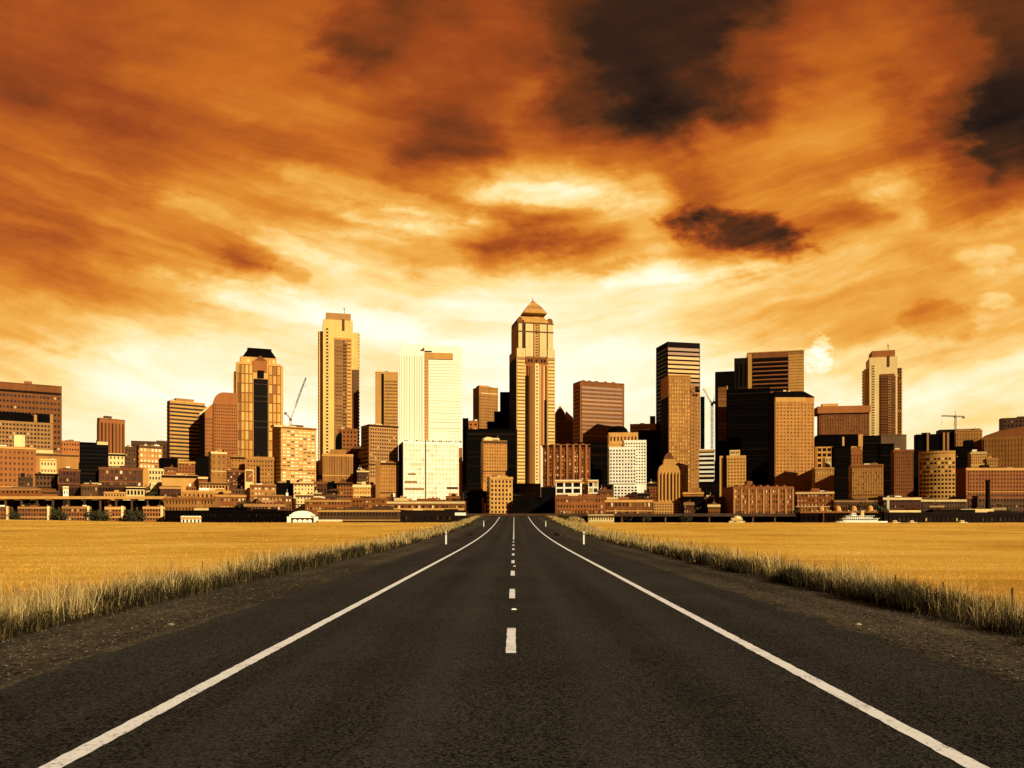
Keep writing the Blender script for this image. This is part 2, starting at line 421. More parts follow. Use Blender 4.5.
for px, py, r, lab in ((243,606,.20,'flat dark clod of tar on the gravel shoulder of the side with the raised road'), (784,606,.20,'flat dark clod of tar on the gravel shoulder of the side with the ferry'),
                       (184,627.5,.10,'small dark tar crumb beside a pale stone on the shoulder facing the condominiums'), (846,627.5,.10,'small dark tar crumb beside a pale stone on the shoulder facing the ferry')):
    x, y = at(px, py); clod('tar_clod', lab, 'debris', x, y, r, m_clod, .22, 'dark tar lumps on the shoulders')
for px, py, r, lab in ((171,625,.05,'pale fist-sized stone on the gravel shoulder facing the condominiums'), (858,625,.05,'pale fist-sized stone on the gravel shoulder facing the ferry')):
    x, y = at(px, py); clod('stone', lab, 'stone', x, y, r, m_stone, .8, 'stones on the shoulders')
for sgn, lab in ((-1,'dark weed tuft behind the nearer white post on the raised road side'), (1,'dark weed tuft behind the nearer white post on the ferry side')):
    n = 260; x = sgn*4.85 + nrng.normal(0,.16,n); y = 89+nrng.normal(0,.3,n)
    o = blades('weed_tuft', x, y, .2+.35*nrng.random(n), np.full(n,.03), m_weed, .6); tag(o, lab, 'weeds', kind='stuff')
# pebbles: too many to count
b = MB()
for i in range(2600):
    s_ = rng.choice((-1,1)); y = math.exp(rng.uniform(math.log(8), math.log(60))); x = s_*rng.uniform(5.9, 8.2); r = rng.uniform(.004,.013)
    z = float(ground_z(x, y))+.004
    b.frustum(x-r,x+r,y-r*.8,y+r*.8,z, x-r*.5,x+r*.6,y-r*.4,y+r*.4,z+r*.9)
tag(b.build('loose_gravel', wall_mat('gravel_chip', (.20,.145,.08), .5, scale=4)), 'loose pale gravel scattered over both road shoulders', 'gravel', kind='stuff')

# dry mound where the verge meets the crest
def bush(name, label, x, y, rx, rz, n, m, cat='bush'):
    th = nrng.uniform(0, 2*np.pi, n); rr = np.sqrt(nrng.random(n))
    X = x+rx*rr*np.cos(th); Y = y+rx*.7*rr*np.sin(th)
    H = rz*np.sqrt(np.clip(1-rr**2, .03, 1))*(.75+.35*nrng.random(n))
    o = blades(name, X, Y, H, np.full(n, .10), m, .25); tag(o, label, cat); return o
bush('straw_bush', 'rounded pale straw bush at the road crest before the brick warehouses', 13.3, 172, 2.2, 1.5, 1500, m_straw)

# marker posts, studs, fences
m_white, nt, p = material('white_plastic_post', .5, .4); p.inputs['Base Color'].default_value = (.86,.83,.74,1)
tc = nt.new('ShaderNodeTexCoord').outputs['Object']
nt.l.new(nt.ramp(nt.noise(tc, 6, 4).outputs[0], [(.3,(.70,.64,.52,1)),(.6,(.88,.85,.76,1))]), p.inputs['Base Color'])
m_refl, nt, p = material('dark_reflector', .3, .6); p.inputs['Base Color'].default_value = (.10,.02,.01,1)
for x, y, h, lab in ((-5.35,63,1.02,'nearer white marker post at the road edge, on the raised road side'), (5.5,63,1.02,'nearer white marker post at the road edge, on the ferry side'),
                     (-4.95,131,.98,'farther white marker post by the crest, on the raised road side'), (5.2,131,.98,'farther white marker post by the crest, on the ferry side')):
    t = empty('marker_post', (x, y, float(ground_z(x, y)))); tag(t, lab, 'marker post', 'white marker posts along the road')
    b = MB(); w = .062
    b.prism([(-w,-.1),(w,-.1),(w*.92,h-.06),(w*.5,h),(-w*.5,h),(-w*.92,h-.06)], -.03, .03); b.build('post', m_white, t)
    b = MB(); b.box(-.035,.035,-.036,-.028,h-.28,h-.14); b.build('reflector', m_refl, t)
for x, y, lab in ((0,16.95,'nearer small white reflective stud between the centre dashes'), (0.02,33.1,'farther small white reflective stud between the centre dashes')):
    b = MB(); b.frustum(-.055,.055,-.06,.06,0, -.04,.04,-.03,.03,.022); o = b.build('road_stud', m_white)
    o.location = (x, y, float(ground_z(x,y))+.011); tag(o, lab, 'road stud', 'studs on the centre line')
m_wood = wall_mat('weathered_fence_wood', (.10,.065,.035), .4, scale=2)
m_wire, nt, p = material('rusty_wire', .5, .4); p.inputs['Base Color'].default_value = (.08,.05,.03,1)
for sgn in (-1, 1):
    fx = 13.0
    t = empty('wire_fence', (sgn*fx, 14, 0)); tag(t, 'leaning wooden posts of a wire fence behind the tall grass, ' + ('on the condominium side' if sgn < 0 else 'on the ferry side'), 'fence')
    tops = []
    yv = 14.6
    while yv < 110:
        x0 = sgn*(fx+rng.uniform(-.1,.1)); z0 = float(ground_z(x0, yv)); h = rng.uniform(.62, .88); lx = rng.uniform(-.06,.06)
        r = rng.uniform(.024,.036)
        b = MB(); b.tube((0,0,-.2),(lx,rng.uniform(-.05,.05),h), r*1.1, r*.9, 7)
        o = b.build('post', m_wood, t); o.location = (x0-sgn*fx, yv-14, z0); tops.append((x0-sgn*fx+lx*.8, yv-14, z0+h))
        yv += 3.15
    for dz in (.12, .45, .78):
        b = MB()
        for a, c in zip(tops[:-1], tops[1:]): b.tube((a[0],a[1],a[2]-dz),(c[0],c[1],c[2]-dz), .004, None, 4)
        b.build('wire', m_wire, t)

# water behind the crest
m_water, nt, p = material('dark_bay_water', .12, .5); p.inputs['Base Color'].default_value = (.012,.012,.010,1)
tc = nt.new('ShaderNodeTexCoord').outputs['Object']
bp = nt.new('ShaderNodeBump'); bp.inputs['Strength'].default_value = .4; bp.inputs['Distance'].default_value = .3
nt.l.new(nt.noise(tc, .5, 4).outputs[0], bp.inputs['Height']); nt.l.new(bp.outputs[0], p.inputs['Normal'])
b = MB(); b.v = [(-3000,352,-.4),(3000,352,-.4),(3000,578,-.4),(-3000,578,-.4)]; b.f = [(0,1,2,3)]
tag(b.build('water', m_water), kind='structure')

# ------------------------------------------------------------------ buildings
CAP = 100
class Bld:
    """a building: local x runs along the front, y into the depth, z up; measures may be read off as picture columns and rows on the front plane"""
    def __init__(s, name, label, cat, xa, xb, D, th=0, x0=None, x1=None, depth=None, group=None):
        a, b = (xa-VPX)/F, (xb-VPX)/F
        s.psi = 0.0 if th == 'flat' else -math.atan((a+b)/2) + R(th)
        s.ux, s.uy = math.cos(s.psi), math.sin(s.psi)
        vx, vy = -s.uy, s.ux
        s.a, s.D = a, D
        s.ox, s.oy = a*D, D
        s.Wd = s.sx(xb)
        def side(px, ox, oy):
            q = (px-VPX)/F; return (q*oy-ox)/(vx-q*vy)
        if depth: s.dep = depth
        elif x0 is not None: s.dep = side(x0, s.ox, s.oy)
        elif x1 is not None: s.dep = side(x1, s.ox+s.ux*s.Wd, s.oy+s.uy*s.Wd)
        else: s.dep = max(12., min(s.Wd*.9, 34.))
        s.dep = max(8., min(s.dep, 70.))
        s.zb = max(0., min(float(ground_z(s.ox, D)), float(ground_z(s.ox, D+s.dep)))-3) if D > 640 else 0.0
        s.t = empty(name, (s.ox, s.oy, s.zb), s.psi); tag(s.t, label, cat, group)
        s.parts = {}; s.counts = {}; s.rest = {}
    def sx(s, px):
        q = (px-VPX)/F; return s.D*(q-s.a)/(s.ux-q*s.uy)
    def z(s, py, sxx=None):
        sxx = s.Wd*.5 if sxx is None else sxx
        return CAMH + (HZ-py)*(s.D+sxx*s.uy)/F - s.zb
    def sxd(s, px, d):
        q = (px-VPX)/F; vx, vy = -s.uy, s.ux
        return (q*(s.oy+vy*d)-s.ox-vx*d)/(s.ux-q*s.uy)
    def zd(s, py, x_, d):
        return CAMH + (HZ-py)*(s.oy+s.uy*x_+s.ux*d)/F - s.zb
    def mb(s, part, m):
        return s.parts.setdefault((part, m.name), (MB(), m))[0]
    def box(s, part, m, xa, xb, yt, yb, y0=0., y1=None):
        """box whose front spans picture columns xa..xb and rows yt..yb"""
        s0, s1 = s.sx(xa), s.sx(xb); y1 = s.dep if y1 is None else y1
        zb_ = -1.0 if yb is None else s.z(yb)
        s.mb(part, m).box(s0, s1, y0, y1, zb_, s.z(yt))
    def prism(s, part, m, pts, y0=0., y1=None):
        y1 = s.dep if y1 is None else y1
        s.mb(part, m).prism([(s.sx(x), s.z(y)) for x, y in pts], y0, y1)
    def pane(s, name, m, face, cx, z0, w, h, off, d0=-.3, d1=.08):
        k = s.counts.get(name, 0); s.counts[name] = k+1
        if k >= CAP:
            s.rest.setdefault((name, m.name), (m, []))[1].append((face, cx, z0, w, h, off, d0, d1)); return
        key = (name, m.name, round(w,2), round(h,2))
        if key not in s.parts.setdefault('_m', {}):
            b = MB(); b.box(-w/2, w/2, -d1, -d0, 0, h); s.parts['_m'][key] = b.mesh(name, m)
        o = link(name, s.parts['_m'][key], s.t)
        if face == 'F': o.location = (cx, off, z0)
        elif face == 'L': o.location = (off, cx, z0); o.rotation_euler = (0,0,-math.pi/2)
        else: o.location = (s.Wd-off, cx, z0); o.rotation_euler = (0,0,math.pi/2)
    def fbox(s, b, face, s0, s1, d0, d1, z0, z1, off):
        """box in facade coordinates, d counted outwards"""
        if face == 'F': b.box(s0, s1, off-d1, off-d0, z0, z1)
        elif face == 'L': b.box(off-d1, off-d0, s0, s1, z0, z1)
        else: b.box(s.Wd-off+d0, s.Wd-off+d1, s0, s1, z0, z1)
    def span(s, face, xa, xb):
        if face == 'F': return s.sx(xa), s.sx(xb)
        return xa*s.dep, xb*s.dep
    def facade(s, wm, style, xa, xb, yt, yb, face='F', off=0., part='wall'):
        s0, s1 = s.span(face, xa, xb); z0, z1 = s.z(yb), s.z(yt)
        b = s.mb(part, wm); kind = style[0]
        if kind == 'g':
            _, nx, ny, ww, wh, gl = style; gm = G[gl]; cw = (s1-s0)/nx; ch = (z1-z0)/ny
            pw = cw*(1-ww); ph = ch*(1-wh)
            for i in range(nx+1):
                c = s0+i*cw; l, r = max(s0, c-pw/2), min(s1, c+pw/2)
                s.fbox(b, face, l, r, -.1, .42, z0, z1, off)
            for j in range(ny+1):
                c = z0+j*ch; l, r = max(z0-.02, c-ph/2), min(z1+.02, c+ph/2)
                s.fbox(b, face, s0+.02, s1-.02, -.1, .34, l, r, off)
            for j in range(ny-1, -1, -1):
                for i in range(nx):
                    s.pane('window', gm, face, s0+(i+.5)*cw, z0+j*ch+ph/2-.05, cw*ww+.1, ch*wh+.1, off)
        elif kind == 'b':
            _, n, fr, gl = style; gm = G[gl]; ch = (z1-z0)/n
            for j in range(n):
                s.fbox(b, face, s0, s1, -.1, .38, z0+j*ch, z0+j*ch+ch*(1-fr), off)
            for j in range(n-1, -1, -1):
                s.pane('window_band', gm, face, (s0+s1)/2, z0+j*ch+ch*(1-fr)-.05, (s1-s0)-.3, ch*fr+.1, off)
        elif kind == 's':
            _, n, fr, gl = style; gm = G[gl]; cw = (s1-s0)/n
            for i in range(n+1):
                c = s0+i*cw; hw = cw*(1-fr)/2
                s.fbox(b, face, max(s0,c-hw), min(s1,c+hw), -.1, .5, z0, z1, off)
            for i in range(n):
                s.pane('window_strip', gm, face, s0+(i+.5)*cw, z0, cw*fr+.1, z1-z0-.3, off)
    def roof(s, wm, xa, xb, yt, units=1, par=True):
        s0, s1 = s.sx(xa), s.sx(xb); z1 = s.z(yt)
        if par:
            b = s.mb('parapet', wm); h = .9
            b.box(s0-.08, s1+.08, -.46, .3, z1-.25, z1+h); b.box(s0-.08, s1+.08, s.dep-.3, s.dep+.06, z1-.25, z1+h)
            b.box(s0-.07, s0+.3, .3, s.dep-.3, z1-.25, z1+h-.02); b.box(s1-.3, s1+.07, .3, s.dep-.3, z1-.25, z1+h-.02)
        b = s.mb('roof', W['roof']); b.box(s0+.31, s1-.31, .31, s.dep-.31, z1-.1, z1+.12)
        w = s1-s0
        for i in range(units):
            uw = rng.uniform(.12,.3)*w; ux = s0+rng.uniform(.08,.9)*(w-uw); uy = rng.uniform(.15,.6)*s.dep; uh = rng.uniform(1.4,3.6)
            bb = MB(); bb.box(ux, ux+uw, uy, uy+s.dep*.25, z1+.1, z1+uh)
            if rng.random() < .5: bb.tube((ux+uw*.5,uy+1,z1+uh),(ux+uw*.5,uy+1,z1+uh+rng.uniform(1,3)), .12, .08, 6)
            bb.build('rooftop_unit', wm if rng.random() < .5 else W[rng.choice(('grey','pale','dark','white','brown'))], s.t)
    def done(s):
        for key, val in s.parts.items():
            if key == '_m': continue
            val[0].build(key[0], val[1], s.t)
        for (name, _), (m, items) in s.rest.items():
            b = MB()
            for face, cx, z0, w, h, off, d0, d1 in items:
                s.fbox(b, face, cx-w/2, cx+w/2, d0, d1, z0, z0+h, off)
            tag(b.build(name, m, s.t), kind='stuff')
        return s

def simple(name, label, cat, xa, xb, yt, yb, D, wall, style=None, th=0, x0=None, x1=None, units=3, group=None, side=None, depth=None, extra=None, mg=(.06,.04), par=True):
    if th == 0 and xa > 800 and xb-xa < 60 and depth is None: th = 13; depth = 11
    s = Bld(name, label, cat, xa, xb, D, th, x0, x1, depth, group)
    wm = W[wall]
    s.mb('wall', wm).box(0, s.Wd, 0, s.dep, -1, s.z(yt))
    if style:
        mx = (xb-xa)*mg[0]*.5; my = (yb-yt)*mg[1]
        s.facade(wm, style, xa+mx, xb-mx, yt+my, yb)
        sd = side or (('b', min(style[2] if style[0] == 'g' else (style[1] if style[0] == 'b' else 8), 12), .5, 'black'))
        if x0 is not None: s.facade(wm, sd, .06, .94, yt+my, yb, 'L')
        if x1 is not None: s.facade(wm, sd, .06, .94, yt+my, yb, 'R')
    if wall not in ('black', 'dark') and D < 830 and par:
        z1 = s.z(yt); cm = W[rng.choice(('pale','gold','tan','brown','rust','dark'))] if wall != 'white' else W['gold']
        s.mb('cornice', cm).box(-.35, s.Wd+.35, -.75, -.47, z1-rng.uniform(.9,1.8), z1+.3)
        if style and yb-yt > 12: s.mb('string_course', cm).box(-.1, s.Wd+.1, -.6, -.02, s.z(yb-(yb-yt)*.25), s.z(yb-(yb-yt)*.25)+.7)
    s.roof(wm, xa, xb, yt, units, par)
    if extra: extra(s)
    return s.done()

# ---- plain-bodied buildings: name, label, category, xa, xb, top row, lowest row seen, distance, wall, style, options
def A(*a, **k): simple(*a, **k)
OB, AB, BB, WH = 'office_building', 'apartment_block', 'brick_building', 'warehouse'

# far left group
def ex(s):
    s.box('penthouse', W['rust'], 24, 32, 380, 384, 4, 14)
    s.box('cornice', W['dark'], -27, 61, 390, 392.4, -.2, .5)
A('slab_tower', 'broad rust slab tower with rows of dark windows at the left edge', 'tower', -30, 61.8, 383.5, 456, 1000, 'rust', ('g', 24, 11, .62, .42, 'dark'), units=0, mg=(.03,.13), extra=ex)
def ex(s):
    s.mb('roof_hood', W['black']).prism([(s.sx(-30),s.z(421)),(s.sx(51),s.z(421)),(s.sx(50),s.z(412)),(s.sx(36),s.z(412)),(s.sx(34),s.z(415)),(s.sx(30),s.z(412)),(s.sx(-30),s.z(412))], 1, s.dep-1)
    s.box('fin', W['tan'], 34, 37, 413.5, 421, -.6, 1.5); s.box('fin', W['tan'], 50, 53, 412, 421, -.6, 6)
A(OB, 'tan gridded office block with black roof hood before the rust slab tower', 'office', -30, 53, 421, 456, 900, 'tan', ('g', 22, 8, .64, .5, 'dark'), units=0, extra=ex, par=False)
def ex(s): s.box('penthouse', W['pale'], 14, 25, 434, 447.5, 2, 10)
A(AB, 'salmon block with small pale penthouse below the black-hooded office', 'apartments', -30, 36, 447, 500, 765, 'salmon', ('g', 14, 9, .4, .45, 'brown'), units=1, extra=ex)
def ex(s): s.box('wall', W['pale'], 36.2, 53, 450.5, 456, .1, 10)
A('hall', 'wide windowless pale hall with stepped roof beside the salmon block', 'hall', 36, 78.5, 454.5, 472, 810, 'ochre', None, units=2, extra=ex)
A(OB, 'small bright cream block in front of the windowless pale hall', 'office', 40, 56.5, 460, 474, 720, 'pale', ('g', 5, 2, .45, .4, 'brown'))
def ex(s): s.box('parapet_cap', W['pale'], 97, 108, 441.5, 444.5, -.8, 6); s.box('stair_head', W['black'], 96, 99, 440, 444, 3, 8)  # pale box paints the sunlit cap corner
A(OB, 'black slab with one lit cap corner before the slim ribbed brown tower', 'office', 79.5, 108.2, 443.5, 492, 742, 'black', ('b', 12, .5, 'black'), units=0, extra=ex)
def ex(s): s.box('penthouse', W['brown'], 107, 113, 416, 420, 4, 12)
A('office_tower', 'slim brown tower with vertical ribs standing alone against bright sky', 'tower', 99.5, 125, 419.5, 456, 1050, 'salmon', ('s', 7, .5, 'brown'), th=22, x0=97, extra=ex, mg=(.04,.1), side=('s',3,.4,'black'))
A(OB, 'cream block with square windows at the foot of the slim ribbed tower', 'office', 108.5, 124.5, 454.5, 471, 722, 'pale', ('g', 4, 3, .4, .45, 'brown'), units=0)
A(OB, 'low dark brown building along the ridge behind the ochre pane-grid block', 'office', 131, 170, 442, 470, 1085, 'brown', ('g', 12, 4, .4, .4, 'dark'), units=3)
A(OB, 'ochre block with a grid of pale panes below the dark ridge building', 'office', 139, 162.3, 446.5, 469, 805, 'ochre', ('g', 6, 4, .6, .5, 'pale'), th=18, x0=136.5)
A(OB, 'little cream block with two rows of black windows at the striped tower foot', 'office', 148.3, 164, 469.5, 481, 700, 'pale', ('g', 5, 2, .5, .5, 'black'), units=0)
A(OB, 'dark brown block with thin pale roof edge under the small bright cream block', 'office', 35, 58, 474.5, 492, 695, 'brown', ('g', 6, 3, .5, .5, 'black'), units=1)
A(BB, 'dark brick block between dark brown block and black slab', 'brick building', 58.4, 80, 470, 489, 685, 'maroon', ('g', 6, 3, .45, .45, 'dark'))
A(BB, 'brick block with big pale windows under the square-windowed cream block', 'brick building', 99, 143, 468.5, 487, 692, 'brick', ('g', 9, 3, .5, .5, 'mix'), units=2)
A('shop_row', 'low white shop row with five black openings on the raised road line', 'shops', 126, 144.5, 488, 497, 655, 'pale', ('g', 5, 1, .6, .5, 'black'), units=0)
A(WH, 'long low maroon warehouse right behind the raised road deck', 'warehouse', 60, 125.5, 486, 500, 662, 'maroon', ('g', 20, 2, .4, .4, 'dark'), th='flat', units=2)
A(WH, 'low rust shed with pale roof line at the left edge behind the raised road', 'warehouse', -30, 41, 489, 500, 668, 'rust', ('g', 16, 2, .5, .4, 'dark'), th='flat', units=1)
A(WH, 'small rust shed with two pale roof lines before the maroon warehouse', 'warehouse', 41.5, 58, 492, 502, 650, 'rust', ('b', 2, .4, 'dark'), units=0)
for x0_, x1_, lab in ((-28,10,'tan waterfront condominium at the left edge, first of its row of five'), (18,51,'tan waterfront condominium second in its row from the left edge'), (62,91,'tan waterfront condominium between two dark tree clumps, below the windowless hall'),
                 (105,125,'narrow tan waterfront condominium with pale stair tower below the brick block'), (143,164.5,'paler waterfront condominium closest to the long black pier shed')):
    def ex(s, x0_=x0_, x1_=x1_): 
        s.prism('gable', W['tan'], [(x0_+2,507),(x0_+5,504.5),(x0_+8,507)], 1, 8); s.box('stair_tower', W['pale'], x1_-4, x1_-1.6, 506, None, -1.2, 1)
    A('condominium', lab, 'condominium', x0_, x1_, 507.5, 521, 606, 'rust' if x0_ < 140 else 'salmon', ('g', max(6,int((x1_-x0_)/2.9)), 3, .6, .55, 'dark'), units=1, group='tan condominiums along the waterfront', extra=ex)

# centre left
def ex(s): s.box('penthouse', W['tan'], 177, 195, 398.5, 405, 4, 18); s.box('wall', W['tan'], 205.1, 209, 404.5, None, 3, 18)
A('office_tower', 'cream tower banded with thin dark floors beside the round-topped salmon tower', 'tower', 170, 205, 402.5, 465, 848, 'gold', ('b', 16, .48, 'dark'), th=16, x0=167, units=1, extra=ex, mg=(.0,.03), side=('b',16,.48,'black'))
# salmon tower with round top
s = Bld('office_tower', 'salmon tower with a rounded top and a lower slant-roofed wing', 'tower', 215, 238, 842, 3, depth=26)
arc = [(224.5+11*math.cos(t), 403-10.6*math.sin(t)) for t in np.linspace(math.pi, math.pi/2, 11)]
s.prism('wall', W['salmon'], [(238,476),(238,394)]+[(236,392.6)]+[(p_[0]+.0,p_[1]) for p_ in arc[::-1]]+[(213.5,476)], 0, s.dep)
s.facade(W['salmon'], ('g', 11, 22, .5, .45, 'brown'), 214.4, 237.4, 404, 474)
s.prism('wing', W['salmon'], [(205,478),(215,478),(215,402),(205,412)], 2, 20)
s.prism('wing', W['black'], [(199.5,478),(205,478),(205,412.3),(203,416),(199.5,416.5)], 4, 20)
s.prism('skylight', W['pale'], [(199.5,416.4),(205,411.9),(211.4,405.4),(210,405.2),(199.2,415)], 3, 21)
s.facade(W['salmon'], ('g', 5, 15, .45, .4, 'brown'), 205.4, 213.4, 418, 474, off=2); s.done()
# gold tower with black hat
s = Bld('office_tower', 'gold glass tower with a black sloped hat and dark central stripe', 'tower', 236, 281, 858, 2, depth=38)
gm = W['gold']
s.box('wall', gm, 236, 281, 363, 482); s.box('wall', gm, 233.6, 236, 372, 482, 4, 34); s.box('wall', gm, 281, 283.4, 364, 482, 3, 34)
s.box('shoulder', gm, 240, 276.5, 357, 364, 2, 36)
s.mb('hat', W['black']).frustum(s.sx(242.5), s.sx(276.5), 2, 34, s.z(357), s.sx(248.5), s.sx(271), 9, 27, s.z(347.6))
s.box('hat', W['black'], 247.5, 272, 346.8, 347.7, 8, 28)
s.box('niche_head', W['salmon'], 253, 267, 361, 372, -1.2, 1); s.prism('gable', W['rust'], [(254,361),(260.5,355.5),(267,361)], -1.2, 3)
s.box('dark_stripe', G['black'], 253.8, 268, 379, 482, -.9, .5)
s.box('dark_window', G['black'], 257.6, 264, 370.5, 378, -1.35, .3)
for y_ in (384,396,401,421,427): s.box('stripe_bar', W['brown'], 253.8, 268, y_, y_+.5, -1.1, -.8)
for xa_, xb_, n in ((237,253,4),(268.6,281,3)):
    s.facade(W['rust'], ('g', n, 12, .76, .90, 'amber'), xa_, xb_, 365, 478)
for x_ in (239.3, 240.9): s.box('shaft', W['brown'], x_-.5, x_+.4, 366, 470, -.6, 0)
s.facade(gm, ('g', 2, 1, .7, .7, 'gold'), 268.5, 276, 358, 363, off=2); s.facade(gm, ('g', 2, 1, .7, .7, 'gold'), 241, 251, 358, 363, off=2)
s.done()
A(OB, 'blank ochre block directly below the salmon tower', 'office', 211, 226.5, 452.5, 478, 745, 'ochre', ('g', 3, 4, .25, .3, 'brown'), th=15, x0=208.5)
A(OB, 'small ochre block between the blank ochre block and the notched hotel', 'office', 230.5, 245, 457.5, 473, 765, 'ochre', ('g', 4, 3, .3, .4, 'brown'))
def ex(s): s.box('notch', W['black'], 256.5, 260, 466.5, None, -.7, 4); s.box('setback', W['ochre'], 248, 274, 456.6, 458.6, 1, 12)
A('hotel', 'ochre hotel with a dark central notch under the gold black-hatted tower', 'hotel', 246, 274, 458.5, 484, 697, 'ochre', ('g', 9, 6, .4, .42, 'dark'), units=1, extra=ex)
A(BB, 'dark brick block hard against the framed mural', 'brick building', 226.6, 244.4, 471, 486, 690, 'brick', ('g', 6, 4, .45, .5, 'mix'))
A(BB, 'square rust block centred below the banded cream tower', 'brick building', 178.3, 195, 462, 478, 785, 'rust', ('g', 5, 4, .35, .4, 'dark'))
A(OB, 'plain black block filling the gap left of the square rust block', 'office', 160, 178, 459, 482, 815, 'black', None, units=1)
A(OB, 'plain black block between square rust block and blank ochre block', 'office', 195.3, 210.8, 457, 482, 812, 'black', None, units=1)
A(WH, 'long blank cream warehouse with flat roof below the square rust block', 'warehouse', 162, 198, 476, 489, 672, 'gold', None, units=3)
A(BB, 'stubby rust annex joined to the long blank cream warehouse', 'brick building', 198.4, 207.5, 477.5, 489, 676, 'rust', ('g', 3, 3, .4, .4, 'dark'), units=0)
A(AB, 'low ochre arcade with one row of square black openings', 'arcade', 199, 229, 483.5, 492, 657, 'ochre', ('g', 9, 1, .55, .55, 'black'), units=0)
A(BB, 'maroon block with dim windows below the long blank cream warehouse', 'brick building', 160, 181, 487, 498, 650, 'maroon', ('g', 6, 2, .4, .4, 'dark'), units=0)
A(WH, 'gold low block with two dark doorways under the arcade', 'warehouse', 181.5, 232, 491.5, 501, 640, 'ochre', ('g', 11, 1, .4, .5, 'dark'), units=3)
A('mill', 'long cream mill with two rows of small square windows above the black pier shed', 'mill', 164, 215, 498.5, 512, 622, 'ochre', ('g', 15, 2, .42, .45, 'dark'), th='flat', units=2)
A(AB, 'gold terrace stepping beside the long cream mill', 'terrace', 215.4, 246, 495.5, 511, 632, 'rust', ('g', 8, 2, .45, .4, 'mix'), units=2)
A(BB, 'low dull brick row beneath the gold terrace', 'brick building', 244, 285, 504.5, 517, 612, 'brick', ('g', 12, 2, .5, .4, 'mix'), units=3)
A(AB, 'ochre block with bright top windows below the notched hotel', 'apartments', 250, 276, 485.5, 501, 662, 'ochre', ('g', 7, 3, .5, .45, 'pale'))
A(AB, 'tan block left of the tall black gap beside the cream apartments', 'apartments', 258, 284, 496, 510, 642, 'tan', ('g', 7, 3, .45, .4, 'mix'))
A(OB, 'plain black block between tan block and the bright cream apartments', 'office', 276, 294, 484, 513, 674, 'black', None)
A('pier_shed', 'long black pier shed dotted with tiny pale panes', 'pier shed', 164.8, 285, 511.5, 525, 598, 'black', ('g', 30, 2, .35, .3, 'dark'), th='flat', units=4)
def ex(s): s.prism('roof_gable', W['white'], [(181,517.3),(183,515.6),(185,517.3)], 0, 4)
A('kiosk', 'small white kiosk in front of the long black pier shed', 'kiosk', 181, 201, 517.2, 525, 590, 'white', ('g', 5, 1, .5, .45, 'brown'), units=0, extra=ex, depth=8)
# mural
s = Bld('mural_wall', 'pale-framed brown mural with a light diagonal stroke beside the notched hotel', 'mural', 245, 253.6, 682, 4, depth=9)
s.box('wall', W['pale'], 245, 253.6, 469.5, None)
s.box('picture', W['rust'], 245.9, 252.8, 470.8, 481.6, -.35, .1)
s.prism('picture', W['pale'], [(248.4,477.2),(249,477.4),(251.6,474.2),(251.1,473.9)], -.5, -.2); s.done()
A(AB, 'bright cream apartments just below the luffing crane block', 'apartments', 293.5, 314, 483.5, 498, 667, 'pale', ('g', 6, 4, .4, .42, 'dark'), units=2)
A(AB, 'lower bright cream apartments in front of their taller twin', 'apartments', 296, 313.5, 495.5, 508, 650, 'pale', ('g', 5, 3, .4, .42, 'dark'), units=1)

def ex(s): s.box('cap', W['pale'], 273.5, 282.5, 426.5, 428.4, -1, 8); s.box('penthouse', W['brown'], 294, 306, 424.3, 428.5, 6, 18); s.box('cap', W['pale'], 282.6, 296, 426.2, 428, -.5, 8)
A('apartment_tower', 'tan apartment tower glittering with lit panes under the luffing crane', 'apartment tower', 281, 316, 428, 485, 702, 'gold', ('g', 8, 16, .80, .46, 'pale'), th=20, x0=272.5, units=1, extra=ex, side=('b',14,.3,'brown'))

def twin_gold(name, label, X, D, dark_from, th, sidepx, red):
    """gold tower with a boxed crown, a slot under it and a recessed centre; X maps its own columns and rows"""
    f = X
    s = Bld(name, label, 'tower', f(323,0)[0], f(353,0)[0], D, th, depth=30)
    Y = lambda y: f(0,y)[1]; P = lambda x: f(x,0)[0]
    gm = W['pale' if red else 'sunny']
    s.box('wall', gm, P(323), P(353), Y(320), 482)
    s.box('wing', gm, P(319), P(323), Y(331), 482, 6, 28)
    s.box('wing', gm, P(353), P(359), Y(331), 482, 5, 30)
    s.box('crown', W['salmon'] if red else W['tan'], P(326), P(351), Y(312.6), Y(320), 3, 28)
    s.box('slot', W['brown'], P(342), P(344.6), Y(319), Y(330.5), -.4, 1)
    s.box('centre_panel', W['rust'] if red else W['ochre'], P(334.5), P(351.5) if not red else P(350), Y(338), 482, -.7, .2)
    xa_, xb_ = P(335), P(342.6)
    s.facade(W['rust'] if red else W['tan'], ('b', 38, .4, 'brown' if red else 'bronze'), xa_, xb_, Y(340), 478, off=-.75)
    s.facade(W['tan'], ('g', 2, 40, .7, .55, 'dark'), P(343), P(346.6), Y(340), 478, off=-.75)
    s.facade(W['rust'] if red else W['gold'], ('b', 38, .4, 'bronze'), P(347), P(351), Y(340), 478, off=-.75)
    s.facade(gm, ('g', 1, 44, .8, .5, 'dark'), P(326), P(328.6), Y(328), 478)
    for k_ in range(44):
        y_ = 331+k_*3.3
        if Y(y_) < 480: s.box('balcony', gm, P(318.2), P(319), Y(y_), Y(y_+1.2), 7, 27); s.box('balcony', gm, P(359), P(360), Y(y_), Y(y_+1.2), 6, 28)
    b = MB(); c_ = P(345); b.tube((s.sx(c_), 10, s.z(Y(313))), (s.sx(c_)-.8, 10, s.z(Y(304))), .35, .12, 6); b.build('antenna', W['brown'], s.t)
    b = MB(); b.lathe(s.sx(c_)-.4, 10, [(.05,s.z(Y(307.6))),(1.0,s.z(Y(306.6))),(1.0,s.z(Y(306.2))),(.05,s.z(Y(305.8)))], 10); b.build('antenna_dish', W['grey'], s.t)
    return s
